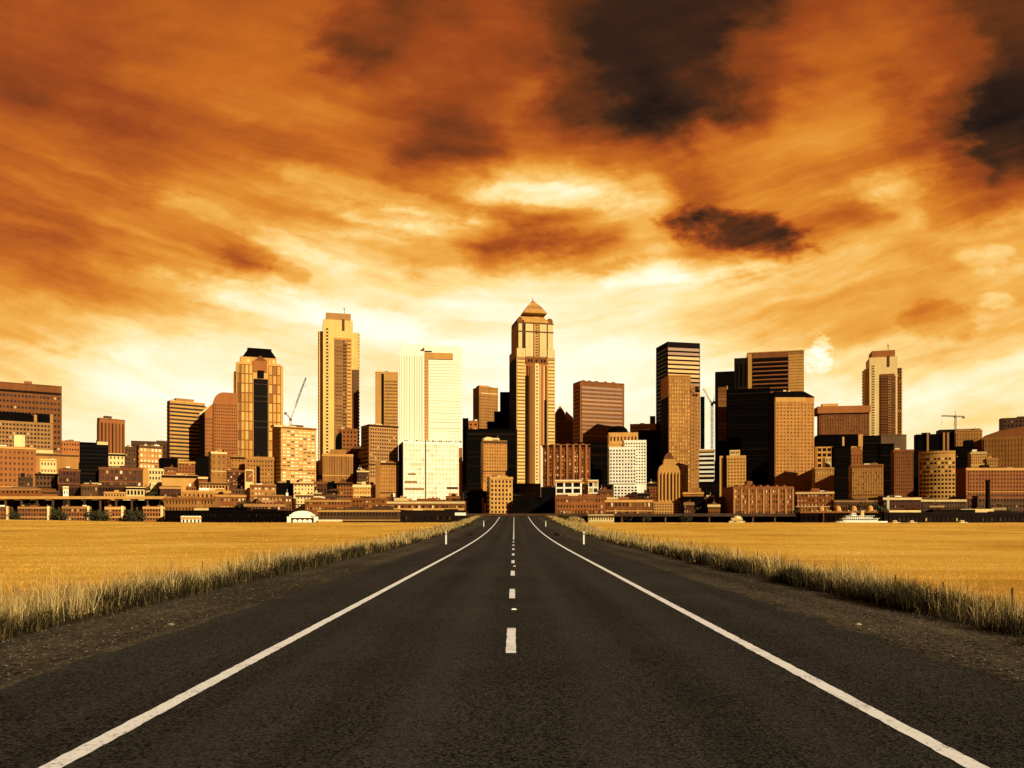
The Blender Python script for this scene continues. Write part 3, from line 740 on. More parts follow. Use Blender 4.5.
s = twin_gold('office_tower', 'tall pale gold tower with boxed crown, left of the gleaming white tower', lambda x, y: (x, y), 955, 369, 2, None, False)
s.box('shaded_panel', W['brown'], 352.2, 359, 369, 482, -.9, .1); s.done()  # brown strip paints the shadow on the right wing
A('office_tower', 'pale banded tower half hidden behind the white tower', 'tower', 375.2, 398, 372.5, 432, 930, 'gold', ('b', 15, .01, 'dark'), units=0, mg=(0,.02), extra=lambda s: (
    s.facade(W['tan'], ('b', 14, .5, 'dark'), 384.5, 397.6, 379, 424), s.box('slot', W['dark'], 381.4, 384, 374, 432, -.6, .2), s.box('penthouse', W['dark'], 385, 388, 370.6, 373.2, 3, 8)))
A('office_tower', 'tan grid tower with dull left side standing in front of the pale banded tower', 'tower', 369, 398.2, 426, 478, 738, 'tan', ('g', 12, 14, .6, .5, 'dark'), th=22, x0=361)
def ex(s): s.box('raised_bay', W['ochre'], 330, 346, 449.5, 458, .2, 14); s.prism('raised_bay', W['ochre'], [(326,456),(330,452),(330,456)], .2, 12)
A('hotel', 'ochre block with raised stepped centre below the tall pale gold tower', 'hotel', 322.5, 353, 455, 483, 742, 'ochre', ('s', 12, .4, 'bronze'), units=0, extra=ex)
def ex(s): s.prism('dark_arch', W['black'], [(335.5,456),(342,456),(342,434)]+[(342-6.5*math.sin(t), 440.5-8*math.cos(t)) for t in np.linspace(.3, math.pi/2, 6)], -.9, 3)
A(BB, 'rust block with black rounded arch at the tall pale gold tower foot', 'brick building', 338, 357.5, 429.5, 455, 805, 'rust', ('g', 5, 6, .5, .45, 'dark'), extra=ex)
A(OB, 'dull brown block carrying one gold panel beside the tan grid tower', 'office', 354, 377.5, 447, 482, 795, 'brown', ('b', 7, .4, 'dark'), extra=lambda s: s.box('gold_panel', W['gold'], 358, 365, 451, 458.5, -.8, .2))
def ex(s): s.box('corner_turret', W['ochre'], 375.6, 380.4, 461, None, -.8, 6)
A(AB, 'narrow ochre block standing at the white tower left corner', 'apartments', 377, 396, 463.5, 503, 682, 'ochre', ('g', 7, 10, .4, .4, 'bronze'), extra=ex)
A(BB, 'brick house with dark windows right beside the bright cream apartments', 'brick building', 313.4, 327, 482.5, 501, 676, 'brick', ('g', 4, 4, .5, .45, 'dark'))
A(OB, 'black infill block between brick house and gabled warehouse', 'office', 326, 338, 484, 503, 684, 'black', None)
def ex(s): s.prism('gable', W['brick'], [(337.5,483.6),(343,478.5),(349,483.6)], .1, 18)
A(WH, 'brown gabled brick warehouse under the stepped ochre block', 'warehouse', 336.8, 352.6, 483.5, 502, 678, 'rust', ('g', 5, 5, .5, .45, 'dark'), units=0, extra=ex)
A(AB, 'long pale ochre block below the tan grid tower', 'apartments', 353, 378.5, 485.5, 499, 684, 'gold', ('g', 9, 3, .35, .35, 'brown'))
A('row_house', 'long rust terrace row behind the white arched pavilion', 'terrace', 305, 351, 500.5, 511, 636, 'rust', ('g', 14, 2, .5, .45, 'mix'), th='flat', units=4)
A(BB, 'low rust block with pale roof clutter below the narrow ochre block', 'brick building', 351.4, 386, 499, 512, 638, 'rust', ('g', 10, 3, .5, .45, 'mix'), th='flat', units=4)
A('pier_shed', 'dark brown pier shed stretching right from the white arched pavilion', 'pier shed', 318, 400, 510.5, 524, 600, 'brown', ('g', 24, 2, .5, .35, 'black'), th='flat', units=4)
A('pier_shed', 'dark pier shed with pale roof strip near the road crest', 'pier shed', 400, 466, 511.5, 524, 601, 'dark', ('g', 20, 1, .6, .3, 'dark'), units=2, th='flat', extra=lambda s: s.box('roof_strip', W['white'], 455, 466, 512.6, 515.5, -1, 3))
A('market_hall', 'rust market hall with glowing pale eaves along the white tower foot', 'market hall', 385, 464.5, 502, 513, 642, 'rust', ('g', 22, 1, .6, .45, 'mix'), units=5, th='flat', extra=lambda s: s.box('eaves', W['gold'], 386, 464, 508.2, 510.2, -1.2, .3))

# gleaming white tower
s = Bld('glass_tower', 'gleaming white tower, the brightest building, with a gold L-shaped strip', 'tower', 398.8, 462, 765, 1.5, depth=36)
iv = W['ivory']
s.box('wall', iv, 398.8, 424.4, 351.5, 505); s.box('wall', iv, 424.4, 462, 346, 505, .6, 36); s.box('penthouse', iv, 402, 459.4, 343.8, 352, 6, 34)
s.facade(iv, ('b', 26, .30, 'ivory'), 429, 461, 361, 440, off=.6)
s.facade(iv, ('s', 9, .5, 'ivory'), 400, 423, 356, 440)
s.box('gold_strip', W['gold'], 424.6, 453, 352.6, 359, -.3, .9); s.box('gold_strip', W['gold'], 424.6, 428.4, 359, 440, -.3, .9)
for k_ in range(24): s.box('strip_bar', W['tan'], 424.6, 428.4, 361+k_*3.3, 361.7+k_*3.3, -.5, -.2)
s.box('crown_line', W['dark'], 424.8, 432, 350.9, 351.7, -.25, .3)
b = MB(); b.tube((s.sx(402.6),8,s.z(351)),(s.sx(402.6),8,s.z(344.6)),.25,.15,6); b.build('antenna', W['brown'], s.t)
s.done()
s = Bld('glass_block', 'white mirrored block split by a dark seam at the gleaming white tower foot', 'office', 403.2, 462.4, 732, 9, x0=398.8)
s.box('wall', iv, 403.2, 424.9, 441.8, None); s.box('wall', iv, 426, 458.6, 441.8, None)
s.box('corner', W['salmon'], 458.6, 462.4, 447, None, .5, 20); s.box('corner', iv, 458.6, 462, 441.8, 447, .5, 20)
s.box('seam', W['dark'], 424.9, 426, 441.4, None, .8, 20)
s.box('wall', W['dark'], 403.2, 462.2, 442.6, None, 2, s.dep)
s.mb('side_wall', W['dark']).box(-.3, 0, .3, s.dep-.3, -1, s.z(443))  # left side coloured dark to carry its shade
s.facade(iv, ('g', 6, 12, .8, .72, 'ivory'), 404, 424.6, 444, 500); s.facade(iv, ('g', 9, 12, .8, .72, 'ivory'), 426.4, 458.2, 444, 500)
for xa_, xb_, y_, h_, m_ in ((405,417,481,2.2,'tan'),(405,424,488,2.2,'tan'),(408,416,473.5,1.6,'tan'),(447,458,486.8,2,'brown'),(449,457.5,493,7,'ochre')):
    s.box('balcony_band', W[m_], xa_, xb_, y_, y_+h_, -.75, -.3)  # coloured bands paint reflections into the mirrored front
for xx in np.arange(405, 461, 2.3):
    if rng.random() < .8:
        hh = rng.uniform(.6, 1.5); s.box('roof_planter', W['dark'], xx, xx+rng.uniform(.7,1.8), 441.6-hh, 441.9, 2, 4)
s.done()
A(OB, 'thin black slab against the white tower right edge', 'office', 462.6, 468.4, 419, 500, 905, 'black', None, units=0)
A(OB, 'small tan block wedged between thin black slab and black stepped tower', 'office', 468.4, 478, 421.5, 450, 885, 'salmon', ('g', 2, 7, .5, .5, 'dark'))
def ex(s): s.box('penthouse', W['ochre'], 481, 490.5, 385.2, 389, 5, 16); s.box('light_band', W['pale'], 480.5, 497, 393.2, 394.2, -.6, 0)
A('office_tower', 'brown tower with one pale top band, alone left of the pyramid-roofed tower', 'tower', 479, 498, 388, 434, 1055, 'ochre', ('g', 9, 13, .5, .4, 'brown'), th=24, x0=473, extra=ex, mg=(.04,.16))
def ex(s): s.box('wall', W['black'], 494, 500.2, 411, None, 3, 20); s.box('wall', W['black'], 487, 494.2, 421, None, 5, 20); s.box('wall', W['black'], 479, 487.2, 428, None, 6, 20)
A('office_tower', 'black stepped tower rising like a staircase toward the pyramid-roofed tower', 'tower', 500, 515, 392, 500, 965, 'black', ('b', 30, .4, 'black'), units=0, extra=ex, par=False)
A(OB, 'wide black block behind the ochre hotel by the road end', 'office', 466, 517, 430, 505, 855, 'black', ('b', 16, .5, 'black'), units=2)
def ex(s): s.box('penthouse', W['pale'], 484.5, 497.5, 437.6, 442, 3, 14); s.box('penthouse', W['pale'], 487, 492, 436.6, 438, 5, 9)
A('hotel', 'ochre hotel tower with pale penthouse standing left of the road end', 'hotel', 483, 507, 441.5, 482, 722, 'ochre', ('g', 9, 12, .5, .45, 'bronze'), th=10, x0=481, extra=ex)
def ex(s): s.box('penthouse', W['pale'], 495, 507, 475.8, 478.4, 3, 12)
A(AB, 'tan window-grid block nearest the road end on its left', 'apartments', 489.6, 512.6, 478, 514, 642, 'gold', ('g', 6, 8, .52, .6, 'dark'), th=14, x0=487, extra=ex)
A(OB, 'low dark block with two pale slit towers left of the road end', 'office', 464, 487, 492, 514, 662, 'dark', ('b', 4, .5, 'black'), extra=lambda s: (s.box('chimney', W['salmon'], 482, 483.6, 497, None, -1, 1), s.box('chimney', W['pale'], 484.2, 485.6, 503, None, -1, 1)))

# tower with the pyramid roof
s = Bld('office_tower', 'tallest central tower with pale pyramid roof above the road end', 'tower', 516.5, 555, 885, 13, x0=509.5)
gm = W['gold']
s.box('wall', gm, 516.5, 555, 349, None, .2); s.mb('side_wall', W['dark']).box(-.35, .0, .4, s.dep-.3, -1, s.z(358))  # dark slab paints the shaded left side
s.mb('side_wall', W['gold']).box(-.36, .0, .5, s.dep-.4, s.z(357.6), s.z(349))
s.box('upper_wall', gm, 518, 553.4, 323, 349.2, 2, s.dep-2)
for xa_, xb_ in ((518,523),(547.4,553.4)): 
    s.prism('shoulder', W['rust'], [(xa_,323.2),(xb_,323.2),(xb_,320)]+[((xa_+xb_)/2+(xb_-xa_)/2*math.cos(t), 320-3*math.sin(t)) for t in np.linspace(.2, math.pi-.2, 7)]+[(xa_,320)], 3, s.dep-3)
s.prism('crown_arch', gm, [(524.5,323.4),(548.5,323.4),(548.5,321)]+[(536.5+11*math.cos(t), 321-4.6*math.sin(t)) for t in np.linspace(.15, math.pi-.15, 13)]+[(524.5,321)], .8, s.dep-1)
s.box('crown_arch', gm, 520.5, 546, 315.6, 319.5, 6, s.dep-6)
cy_ = s.dep*.5; cx_ = s.sxd(532.6, cy_); hw = s.sxd(544.6, cy_)-cx_
hy = s.dep*.40
for k_, (r0, r1, ya, yb_) in enumerate(((.96,.74,316.4,311.6),(.73,.50,311.7,307.4),(.49,.25,307.5,303.8),(.24,.08,303.9,301))):
    s.mb('pyramid_roof', W['tan'] if k_ % 2 else W['gold']).frustum(cx_-hw*r0, cx_+hw*r0, cy_-hy*r0, cy_+hy*r0, s.zd(ya,cx_,cy_), cx_-hw*r1, cx_+hw*r1, cy_-hy*r1, cy_+hy*r1, s.zd(yb_,cx_,cy_))
s.mb('finial', W['brown']).tube((cx_,cy_,s.zd(301,cx_,cy_)), (cx_,cy_,s.zd(298,cx_,cy_)), .4, .15, 6)
pl = W['pale']
# upper pale panels framed by rust bars
for xa_, xb_, y0_, y1_ in ((518.4,522,323.8,331.5),(518.4,522,332.8,348.6),(525.6,533.4,323.6,331.6),(525.6,533.4,332.8,356.6),(539.4,546.6,323.6,331.6),(539.4,546.6,332.8,356.6),(547.8,553,323.8,331.6),(547.8,553,332.8,348.6),(517,525.2,348.8,357.6),(547.6,554.6,348.8,357.6)):
    s.box('panel', pl, xa_, xb_, y0_, y1_, -.55, 2.2)
for y0_ in (331.4, 322.8): s.box('bar', W['brown'], 518, 553.4, y0_, y0_+1.3, -.8, 2.1); 
for x_ in (522.4, 524.6, 533.3, 538.7, 546.7): s.box('bar', W['brown'], x_, x_+.8, 324, 357 if x_ > 530 else 348, -.85, 2.1)
s.facade(gm, ('g', 1, 12, .5, .5, 'brown'), 534.2, 538.6, 324, 357)
s.box('frieze', W['rust'], 525.5, 547.2, 357.6, 364, -.7, .3)
for x_ in (528, 531, 535.5, 541, 544): s.box('frieze_window', G['black'], x_, x_+1.5, 359.6, 362, -.95, -.4)
# bowed centre bay
b = s.mb('bay', W['salmon']); x0_, x1_ = s.sx(526), s.sx(547); n_ = 10
pts = [(x0_+(x1_-x0_)*i/n_, -2.6*math.sin(math.pi*i/n_)) for i in range(n_+1)]
b.column([(x1_,.4),(x0_,.4)][::-1] and ([(x0_,.4)]+pts+[(x1_,.4)]), -1, s.z(364))
for i in range(n_):
    if i in (4,5): continue
    (xa_,ya_),(xb_,yb_) = pts[i], pts[i+1]
    b = MB(); t_ = .16*(xb_-xa_); 
    b.column([(xa_+t_,ya_-.12),(xb_-t_,yb_-.12),(xb_-t_,yb_+.3),(xa_+t_,ya_+.3)], 0, s.z(366)); b.build('window_strip', G['brown'] if i in (0,9) else (G['bronze'] if i % 2 else G['amber']), s.t)
s.box('bay_spine', pl, 534.4, 538.4, 364, None, -3.0, -2.2)
for k_ in range(34): s.pane('window', G['brown'], 'F', s.sx(536.4), s.z(367+k_*3.4)-1.2, 1.6, 1.8, -3.0)
s.facade(W['sunny'], ('b', 36, .42, 'bronze'), 517.2, 524.8, 359, 482); s.facade(W['sunny'], ('b', 36, .42, 'bronze'), 548, 554.6, 359, 482)
s.box('dark_slot', W['dark'], 526.0, 528.4, 376, None, -1.6, -.3); s.box('dark_slot', W['dark'], 544.2, 546.6, 400, None, -1.9, -.3)
s.box('podium', W['brown'], 512, 541, 484, None, -12, -.2)
for k_ in range(8): s.box('podium_column', W['tan'], 514+k_*3.4, 515+k_*3.4, 487, 496, -12.6, -12)
s.done()
A(OB, 'low black block closing the view at the road end', 'office', 513, 556, 501, 516, 640, 'black', ('g', 14, 2, .5, .4, 'black'), units=3, extra=lambda s: s.box('wall', W['black'], 541, 555.6, 487, 501.5, .1, 12))
# gabled tower behind
s = Bld('office_tower', 'small dark tower with a pointed glass gable right behind the pyramid-roofed tower', 'tower', 555, 573, 968, 4, depth=22)
s.box('wall', W['brown'], 555, 573, 420, None); s.prism('gable', W['brown'], [(555,420.2),(566,420.2),(566,416),(560,405.5),(555,414)], .4, 12); s.prism('gable', W['salmon'], [(566,420.2),(573,420.2),(573,417.5),(566.2,411)], .6, 12)
s.prism('gable_trim', W['pale'], [(555,414.6),(560,405.9),(565.5,415),(565.5,414),(560,404.6),(555,413.4)], -.2, .5)
s.facade(W['brown'], ('g', 6, 9, .5, .4, 'black'), 555.5, 572.5, 422, 450); s.done()
def ex(s):
    for x_ in (584,590,597,606,614): s.box('rooftop_unit', W['brown'], x_, x_+2.2, 380.8, 383.6, 3, 8)
A('office_tower', 'rust tower banded in gold floors right of the pyramid-roofed tower', 'tower', 580, 624.3, 383, 447, 905, 'rust', ('b', 15, .55, 'bronze'), th=26, x0=573, extra=ex, mg=(.08,.07), units=0, side=('b',15,.4,'black'))
A(OB, 'wide black block below the gold-banded rust tower', 'office', 573, 612, 443, 505, 790, 'black', ('b', 14, .45, 'black'), units=2)
def ex(s):
    for k_ in range(7): s.box('pier', W['salmon'], 547+k_*6.4, 549+k_*6.4, 445, 486, -1.1, 0)
    for x_ in (550,556,566,574,581): s.box('rooftop_unit', W['rust'], x_, x_+3.5, 443.2, 446.2, 3, 10)
    s.box('end_wall', W['white'], 540.8, 542.8, 446, None, -.4, 6)
A(AB, 'ribbed rust apartment slab speckled with lit panes right of the road end', 'apartments', 543, 590.3, 445.5, 488, 694, 'rust', ('g', 18, 11, .6, .5, 'mix'), extra=ex, units=0)
A(OB, 'white frame building with six big dark openings below the ribbed apartment slab', 'office', 555, 581.8, 481, 500, 652, 'white', ('g', 3, 3, .80, .72, 'dark'), units=0)
A(OB, 'narrow white frame building beside its wider white-framed neighbour', 'office', 588, 598.3, 481, 499, 654, 'white', ('g', 2, 3, .75, .7, 'dark'), units=0)
A(BB, 'brick slit block squeezed between the two white frame buildings', 'brick building', 582, 588, 482.5, 500, 660, 'brick', ('g', 2, 5, .5, .5, 'dark'), units=0)
A(WH, 'low brick warehouse with pale shop windows below the white frame buildings', 'warehouse', 555.5, 605, 497, 515, 618, 'rust', ('g', 16, 3, .45, .5, 'mix'), th='flat', units=4)
A(WH, 'low brick warehouse with big bright panes between white reflecting block and road', 'warehouse', 605.3, 652.5, 500.5, 515, 620, 'rust', ('g', 12, 2, .5, .55, 'mix'), th='flat', units=4)
# white reflecting block
s = Bld('office_building', 'white gridded block with overhanging tiers and a black domed drum on top', 'office', 609, 647, 725, 4, depth=30)
wm = W['white']
s.box('wall', wm, 624, 646.6, 440, None, 1.5, 28); s.box('wall', wm, 609, 636, 447, 484, -1.2, 26); s.box('wall', wm, 613.4, 637.6, 483.6, None, -.2, 26)
s.box('drum', W['gold'], 608.6, 638.4, 432, 441.5, 3, 27); s.box('drum', W['gold'], 608.6, 624, 441.4, 447.3, 3, 27)
b = MB(); cx_ = s.sx(618.8); rr_ = s.sx(629.6)-cx_
b.lathe(cx_, 14, [(rr_,s.z(432.2)),(rr_*.97,s.z(430)),(rr_*.82,s.z(427)),(rr_*.55,s.z(425)),(rr_*.2,s.z(424.2)),(.05,s.z(424.1))], 24); b.build('dome', W['black'], s.t)
s.facade(W['gold'], ('g', 8, 1, .5, .4, 'brown'), 609.4, 637.6, 433, 444, off=3)
s.facade(wm, ('g', 8, 14, .55, .5, 'dark'), 625, 646.2, 442, 484, off=1.5); s.facade(wm, ('g', 9, 10, .55, .5, 'dark'), 609.4, 635.8, 449, 483, off=-1.2); s.facade(wm, ('g', 7, 6, .6, .55, 'dark'), 613.8, 637.2, 486, 504, off=-.2)
s.done()
A(OB, 'gold-lit low rooftop block on the skyline left of the black-sided tower', 'office', 630, 656, 424.5, 440, 1010, 'gold', ('g', 8, 3, .4, .4, 'brown'), extra=lambda s: s.box('stair_head', W['brown'], 650, 655.4, 416, 425, 2, 10), units=2)
A(OB, 'dark brown slab filling between white gridded block and black-sided tower', 'office', 638, 660, 431, 505, 868, 'dark', ('b', 16, .4, 'black'), units=1)

# black-sided tower and the orange grid tower before it
A('office_tower', 'black-sided tower with gold horizontal bands on its upper front', 'tower', 667.4, 700, 342.5, 470, 965, 'dark', ('b', 28, .64, 'amber'), th=24, x0=656, units=0, mg=(.03,.045), side=('b',30,.5,'black'), par=False)
s = Bld('office_tower', 'orange window-grid tower stepping down at its right, before the black-sided tower', 'tower', 668.5, 700.2, 822, 18, x0=661)
om = W['ochre']
s.box('wall', om, 668.5, 690.5, 376, None); s.box('wall', om, 690.5, 695, 384.5, None, .15); s.box('wall', om, 695, 700.2, 392, None, .3)
s.mb('side_wall', W['dark']).box(-.3, 0, .4, s.dep-.3, -1, s.z(397)); s.mb('side_wall', om).box(-.32, 0, .3, s.dep-.4, s.z(396.6), s.z(377))  # dark lower side paints shade; the sunlit sliver above stays ochre
s.facade(om, ('g', 8, 31, .62, .5, 'amber'), 669, 690.3, 379, 494); s.facade(om, ('g', 1, 29, .62, .5, 'bronze'), 690.8, 694.8, 387, 494, off=.15); s.facade(om, ('g', 2, 26, .6, .5, 'bronze'), 695.2, 700, 394, 494, off=.3)
for k_ in range(3): s.pane('terrace_opening', G['black'], 'F', s.sx(690.5+k_*3), s.z(392.5+(k_>0)*3.4), 2.2, 2.2, -.3)
for x_ in (672,675,678,684): s.box('rooftop_unit', W['tan'], x_, x_+1.6, 374.6, 376.4, 3, 7)
s.roof(om, 668.5, 690.5, 376, 0); s.done()
A(OB, 'thin black slab hugging the orange grid tower right edge', 'office', 700.4, 704.6, 397.5, 470, 905, 'black', None, units=0)
A(OB, 'white and black striped block under the lattice crane', 'office', 699, 714.5, 450, 486, 792, 'white', ('b', 8, .52, 'black'), units=0, mg=(0,.02))
A(OB, 'low black block below the white striped block', 'office', 699, 721, 483, 513, 742, 'black', ('b', 6, .5, 'black'), units=1)
def ex(s): s.facade(W['rust'], ('b', 15, .5, 'bronze'), 718, 726.8, 387, 441, off=-.5); s.box('lit_edge', W['gold'], 726.8, 727.8, 386, 441, -.9, 0)  # rust bands and gold edge paint sunlight onto the black tower
A('glass_tower', 'black glass tower with one lit bronze strip beside the lattice crane', 'tower', 715, 734.4, 371.5, 500, 935, 'black', None, units=0, extra=ex, par=False)
A('glass_tower', 'narrow plain black tower between bronze-strip tower and wide banded tower', 'tower', 734.2, 748, 358, 500, 962, 'dark', ('s', 3, .5, 'black'), units=0, par=False)
s = Bld('glass_tower', 'wide dark-banded tower with gold edges, highest of the black cluster', 'tower', 747.2, 804, 1005, 4, depth=45)
s.box('wall', W['ochre'], 747.2, 804, 352, None)
s.box('dark_front', W['dark'], 752.4, 788, 357.5, 392, -.6, .3); s.box('frieze', W['rust'], 752.4, 788, 352.6, 357.4, -.7, .3)
for k_ in range(8): s.pane('window_band', G['black'], 'F', s.sx(770.2), s.z(361+k_*4.3), s.sx(788)-s.sx(752.6), 2.2, -1.3, d0=-.5, d1=.1)
for k_ in range(8): s.box('spandrel', W['rust'], 752.6, 787.8, 361.4+k_*4.3, 362.6+k_*4.3, -1.0, -.5)
s.facade(W['gold'], ('b', 13, .18, 'bronze'), 788.4, 803.8, 355, 392); s.box('edge_pier', W['gold'], 747.4, 752, 352.8, 392, -.8, .2)
s.roof(W['ochre'], 747.2, 804, 352, 1); s.done()
A('glass_tower', 'broad black block masking the banded tower, left of the slant-roofed orange tower', 'office', 726.5, 770, 388.5, 492, 885, 'black', ('b', 32, .4, 'black'), units=1, par=False)  # added block stands in for the banded tower's shadowed lower floors
# slant-roofed orange tower
s = Bld('office_tower', 'orange window-grid tower under a black slanted roof beside the broad black block', 'tower', 774.8, 814.2, 805, 20, x0=768)
om = W['ochre']
s.box('wall', om, 774.8, 814.2, 397, None)
s.mb('side_wall', W['dark']).box(-.35, 0, .4, s.dep-.3, -1, s.z(396))  # shade of the left side painted as a dark slab
s.mb('slant_roof', W['black']).frustum(-.6, s.Wd+.6, -.7, s.dep+.3, s.z(397)-.2, 1.0, s.Wd-9, 3, s.dep-2, s.z(391))
s.box('rooftop_unit', W['pale'], 786, 789, 388.8, 391.4, 8, 14); s.box('rooftop_unit', W['pale'], 791, 793, 389.4, 391.4, 8, 14)
s.box('top_band', W['gold'], 775.4, 805, 397.4, 402, -.5, .1)
s.facade(om, ('g', 11, 26, .52, .45, 'bronze'), 775.6, 813.6, 403, 494); s.done()
def ex(s):
    s.box('roof_screen', W['pale'], 729.6, 740, 449.8, 456, 2, 12)
    for x_ in (730.6,732.6,734.4,736.6,738.4): s.box('roof_screen', W['tan'], x_, x_+.8, 451, 453.4, 1.7, 2.1)
    s.box('dark_slit', W['black'], 723, 726.4, 457, None, -.6, .3); s.box('wall', W['gold'], 719.6, 723, 455.6, None, .2, 10)
A('hotel', 'gold hotel tower with pale roof screen before the black glass cluster', 'hotel', 726.4, 746, 455.5, 507, 692, 'gold', ('g', 6, 15, .55, .45, 'bronze'), units=0, extra=ex, par=False)
def ex(s):
    for k_ in range(9): s.box('pilaster', W['tan'], 733.2+k_*7.35, 734.8+k_*7.35, 489, None, -.9, .1)
    for x_ in (737,744,752,759,766,775,783): s.prism('roof_gable', W['salmon'], [(x_,488),(x_+2.2,484.6),(x_+4.6,488)], .5, 9)
    s.box('stair_head', W['rust'], 750, 755.6, 480.6, 488, 8, 14)
A(AB, 'brick terrace with pale pilasters and gabled roof bumps below the orange towers', 'apartments', 733, 793.4, 487.5, 515, 626, 'rust', ('g', 24, 5, .55, .5, 'mix'), units=1, th='flat', extra=ex)
A(OB, 'low black shed right of the art-deco tower', 'shed', 681, 704, 497.5, 515, 652, 'black', None, units=0)
A(OB, 'small gold-lit rooftop blocks behind the low black shed', 'office', 683, 703.5, 493, 500, 674, 'ochre', None, units=1, extra=lambda s: s.box('wall', W['ochre'], 692, 701, 488, 493.5, 1, 9))
A(AB, 'low block with bright window dots between black shed and brick terrace', 'apartments', 704, 733, 498, 513, 655, 'brown', ('g', 10, 3, .4, .4, 'mix'))
# art-deco tower
s = Bld('art_deco_tower', 'ochre stepped tower with narrow crown on a wide window-grid podium', 'tower', 658.4, 680, 662, 4, depth=18)
om = W['gold']
s.box('wall', om, 658.4, 680, 471, None); s.prism('wall', om, [(658.4,471.2),(680,471.2),(678.4,466.5),(674.6,464),(674,459),(664,459),(663.4,464),(659.6,466.5)], .3, 17)
s.prism('crown', W['rust'], [(664.4,459.2),(673.8,459.2),(672.8,455),(670.6,452.6),(667.6,452.6),(665.4,455)], 2, 15)
for x_ in (660.2,663.4,667,670.6,674.2,677.4): s.pane('window_strip', G['brown'], 'F', s.sx(x_+.4), s.z(500), 1.0, s.z(474)-s.z(500), 0)
for x_ in (658.8,662,665.4,669,672.6,676,679): s.box('rib', om, x_-.4, x_+.4, 472, None, -.6, 0)
s.box('podium', W['gold'], 653, 683, 501.5, None, -3, 19)
s.facade(W['gold'], ('g', 11, 4, .55, .5, 'brown'), 653.4, 682.6, 503, 514, off=-3); s.done()

# right group
def ex(s): s.box('cap', W['salmon'], 817.4, 870.4, 406, 413, -1.2, 28); s.box('penthouse', W['gold'], 823, 839, 402.8, 406.4, 4, 12); s.box('shadow_gap', W['dark'], 819.2, 869, 413, 414.4, -.5, .2)  # dark strip paints the shade under the overhanging cap
A('slab_tower', 'broad orange slab with overhanging cap left of the gold crowned tower', 'office', 819, 869.4, 407, 437, 945, 'rust', ('g', 18, 6, .6, .45, 'bronze'), units=0, extra=ex, mg=(.06,.25), par=False)
s = twin_gold('office_tower', 'gold tower with boxed crown and red centre, farthest to the right', lambda x, y: (869.5+(x-323)*.93, 357+(y-320)*.95), 972, 0, 9, None, True)
s.facade(W['rust'], ('g', 2, 26, .6, .5, 'dark'), 898, 902.4, 368, 445, off=5); s.done()
A(OB, 'grey-brown box block under the red-centred gold tower', 'office', 878.4, 906.5, 435.5, 455, 905, 'grey', None, units=1)
def ex(s):
    s.prism('dark_roof', W['black'], [(815.6,446),(817.8,434.6),(859,434.6),(859,446)], -.8, 16); s.box('fin', W['gold'], 842, 844, 437, 446, -1.4, 2); s.box('fin', W['gold'], 858, 862.4, 434.8, 447, -1.4, 4)
A(OB, 'pale grid office under a black sloped roof below the broad orange slab', 'office', 815.6, 862.4, 446, 468, 825, 'gold', ('g', 9, 4, .75, .62, 'dark'), units=0, extra=ex, par=False)
A(OB, 'small bright cream block below the pale grid office', 'office', 825, 834.6, 458, 468, 800, 'pale', ('g', 3, 2, .4, .4, 'brown'), units=0)
A(OB, 'gold low block between slant-roofed orange tower and plain black tower', 'office', 814.6, 834, 468.5, 483, 738, 'ochre', ('g', 7, 2, .5, .35, 'gold'), units=0)
A(OB, 'plain black block below the gold low block', 'office', 814.6, 834.4, 480, 506, 748, 'black', None, units=0)
A('glass_tower', 'plain black tower left of the arch-topped orange building', 'tower', 834, 851, 447, 505, 760, 'black', ('b', 18, .4, 'black'), units=0)
s = Bld('office_building', 'orange building with a rounded arch top rising behind the gold panelled block', 'office', 849, 862.4, 766, 4, depth=16)
s.prism('wall', W['salmon'], [(849,490),(862.4,490),(862.4,452)]+[(855.7+6.7*math.cos(t), 452-5*math.sin(t)) for t in np.linspace(.2, math.pi-.2, 9)]+[(849,452)], 0, s.dep)
s.facade(W['salmon'], ('g', 4, 4, .35, .4, 'brown'), 849.6, 862, 454, 468); s.done()
A(AB, 'gold block dotted with bright panes in front of the arch-topped orange building', 'apartments', 851, 883.3, 465.5, 505, 702, 'ochre', ('g', 12, 10, .45, .45, 'pale'), th=6)
A('glass_tower', 'black block right behind the arch-topped orange building', 'office', 862.6, 881, 436.5, 470, 830, 'black', ('b', 8, .4, 'black'), units=0)
A('glass_tower', 'slim black slab left of the plain rust slab', 'office', 880, 894, 444.5, 512, 792, 'black', ('b', 18, .4, 'black'), units=0)
A('office_tower', 'plain rust slab with faint window grid left of the curved gold office', 'office', 893.4, 913.4, 450.5, 501, 744, 'rust', ('g', 9, 14, .6, .4, 'bronze'), units=1)
A(OB, 'black sliver building between plain rust slab and curved gold office', 'office', 913, 920, 452.5, 505, 785, 'black', None, units=0)  # added black box stands in for the dark gap
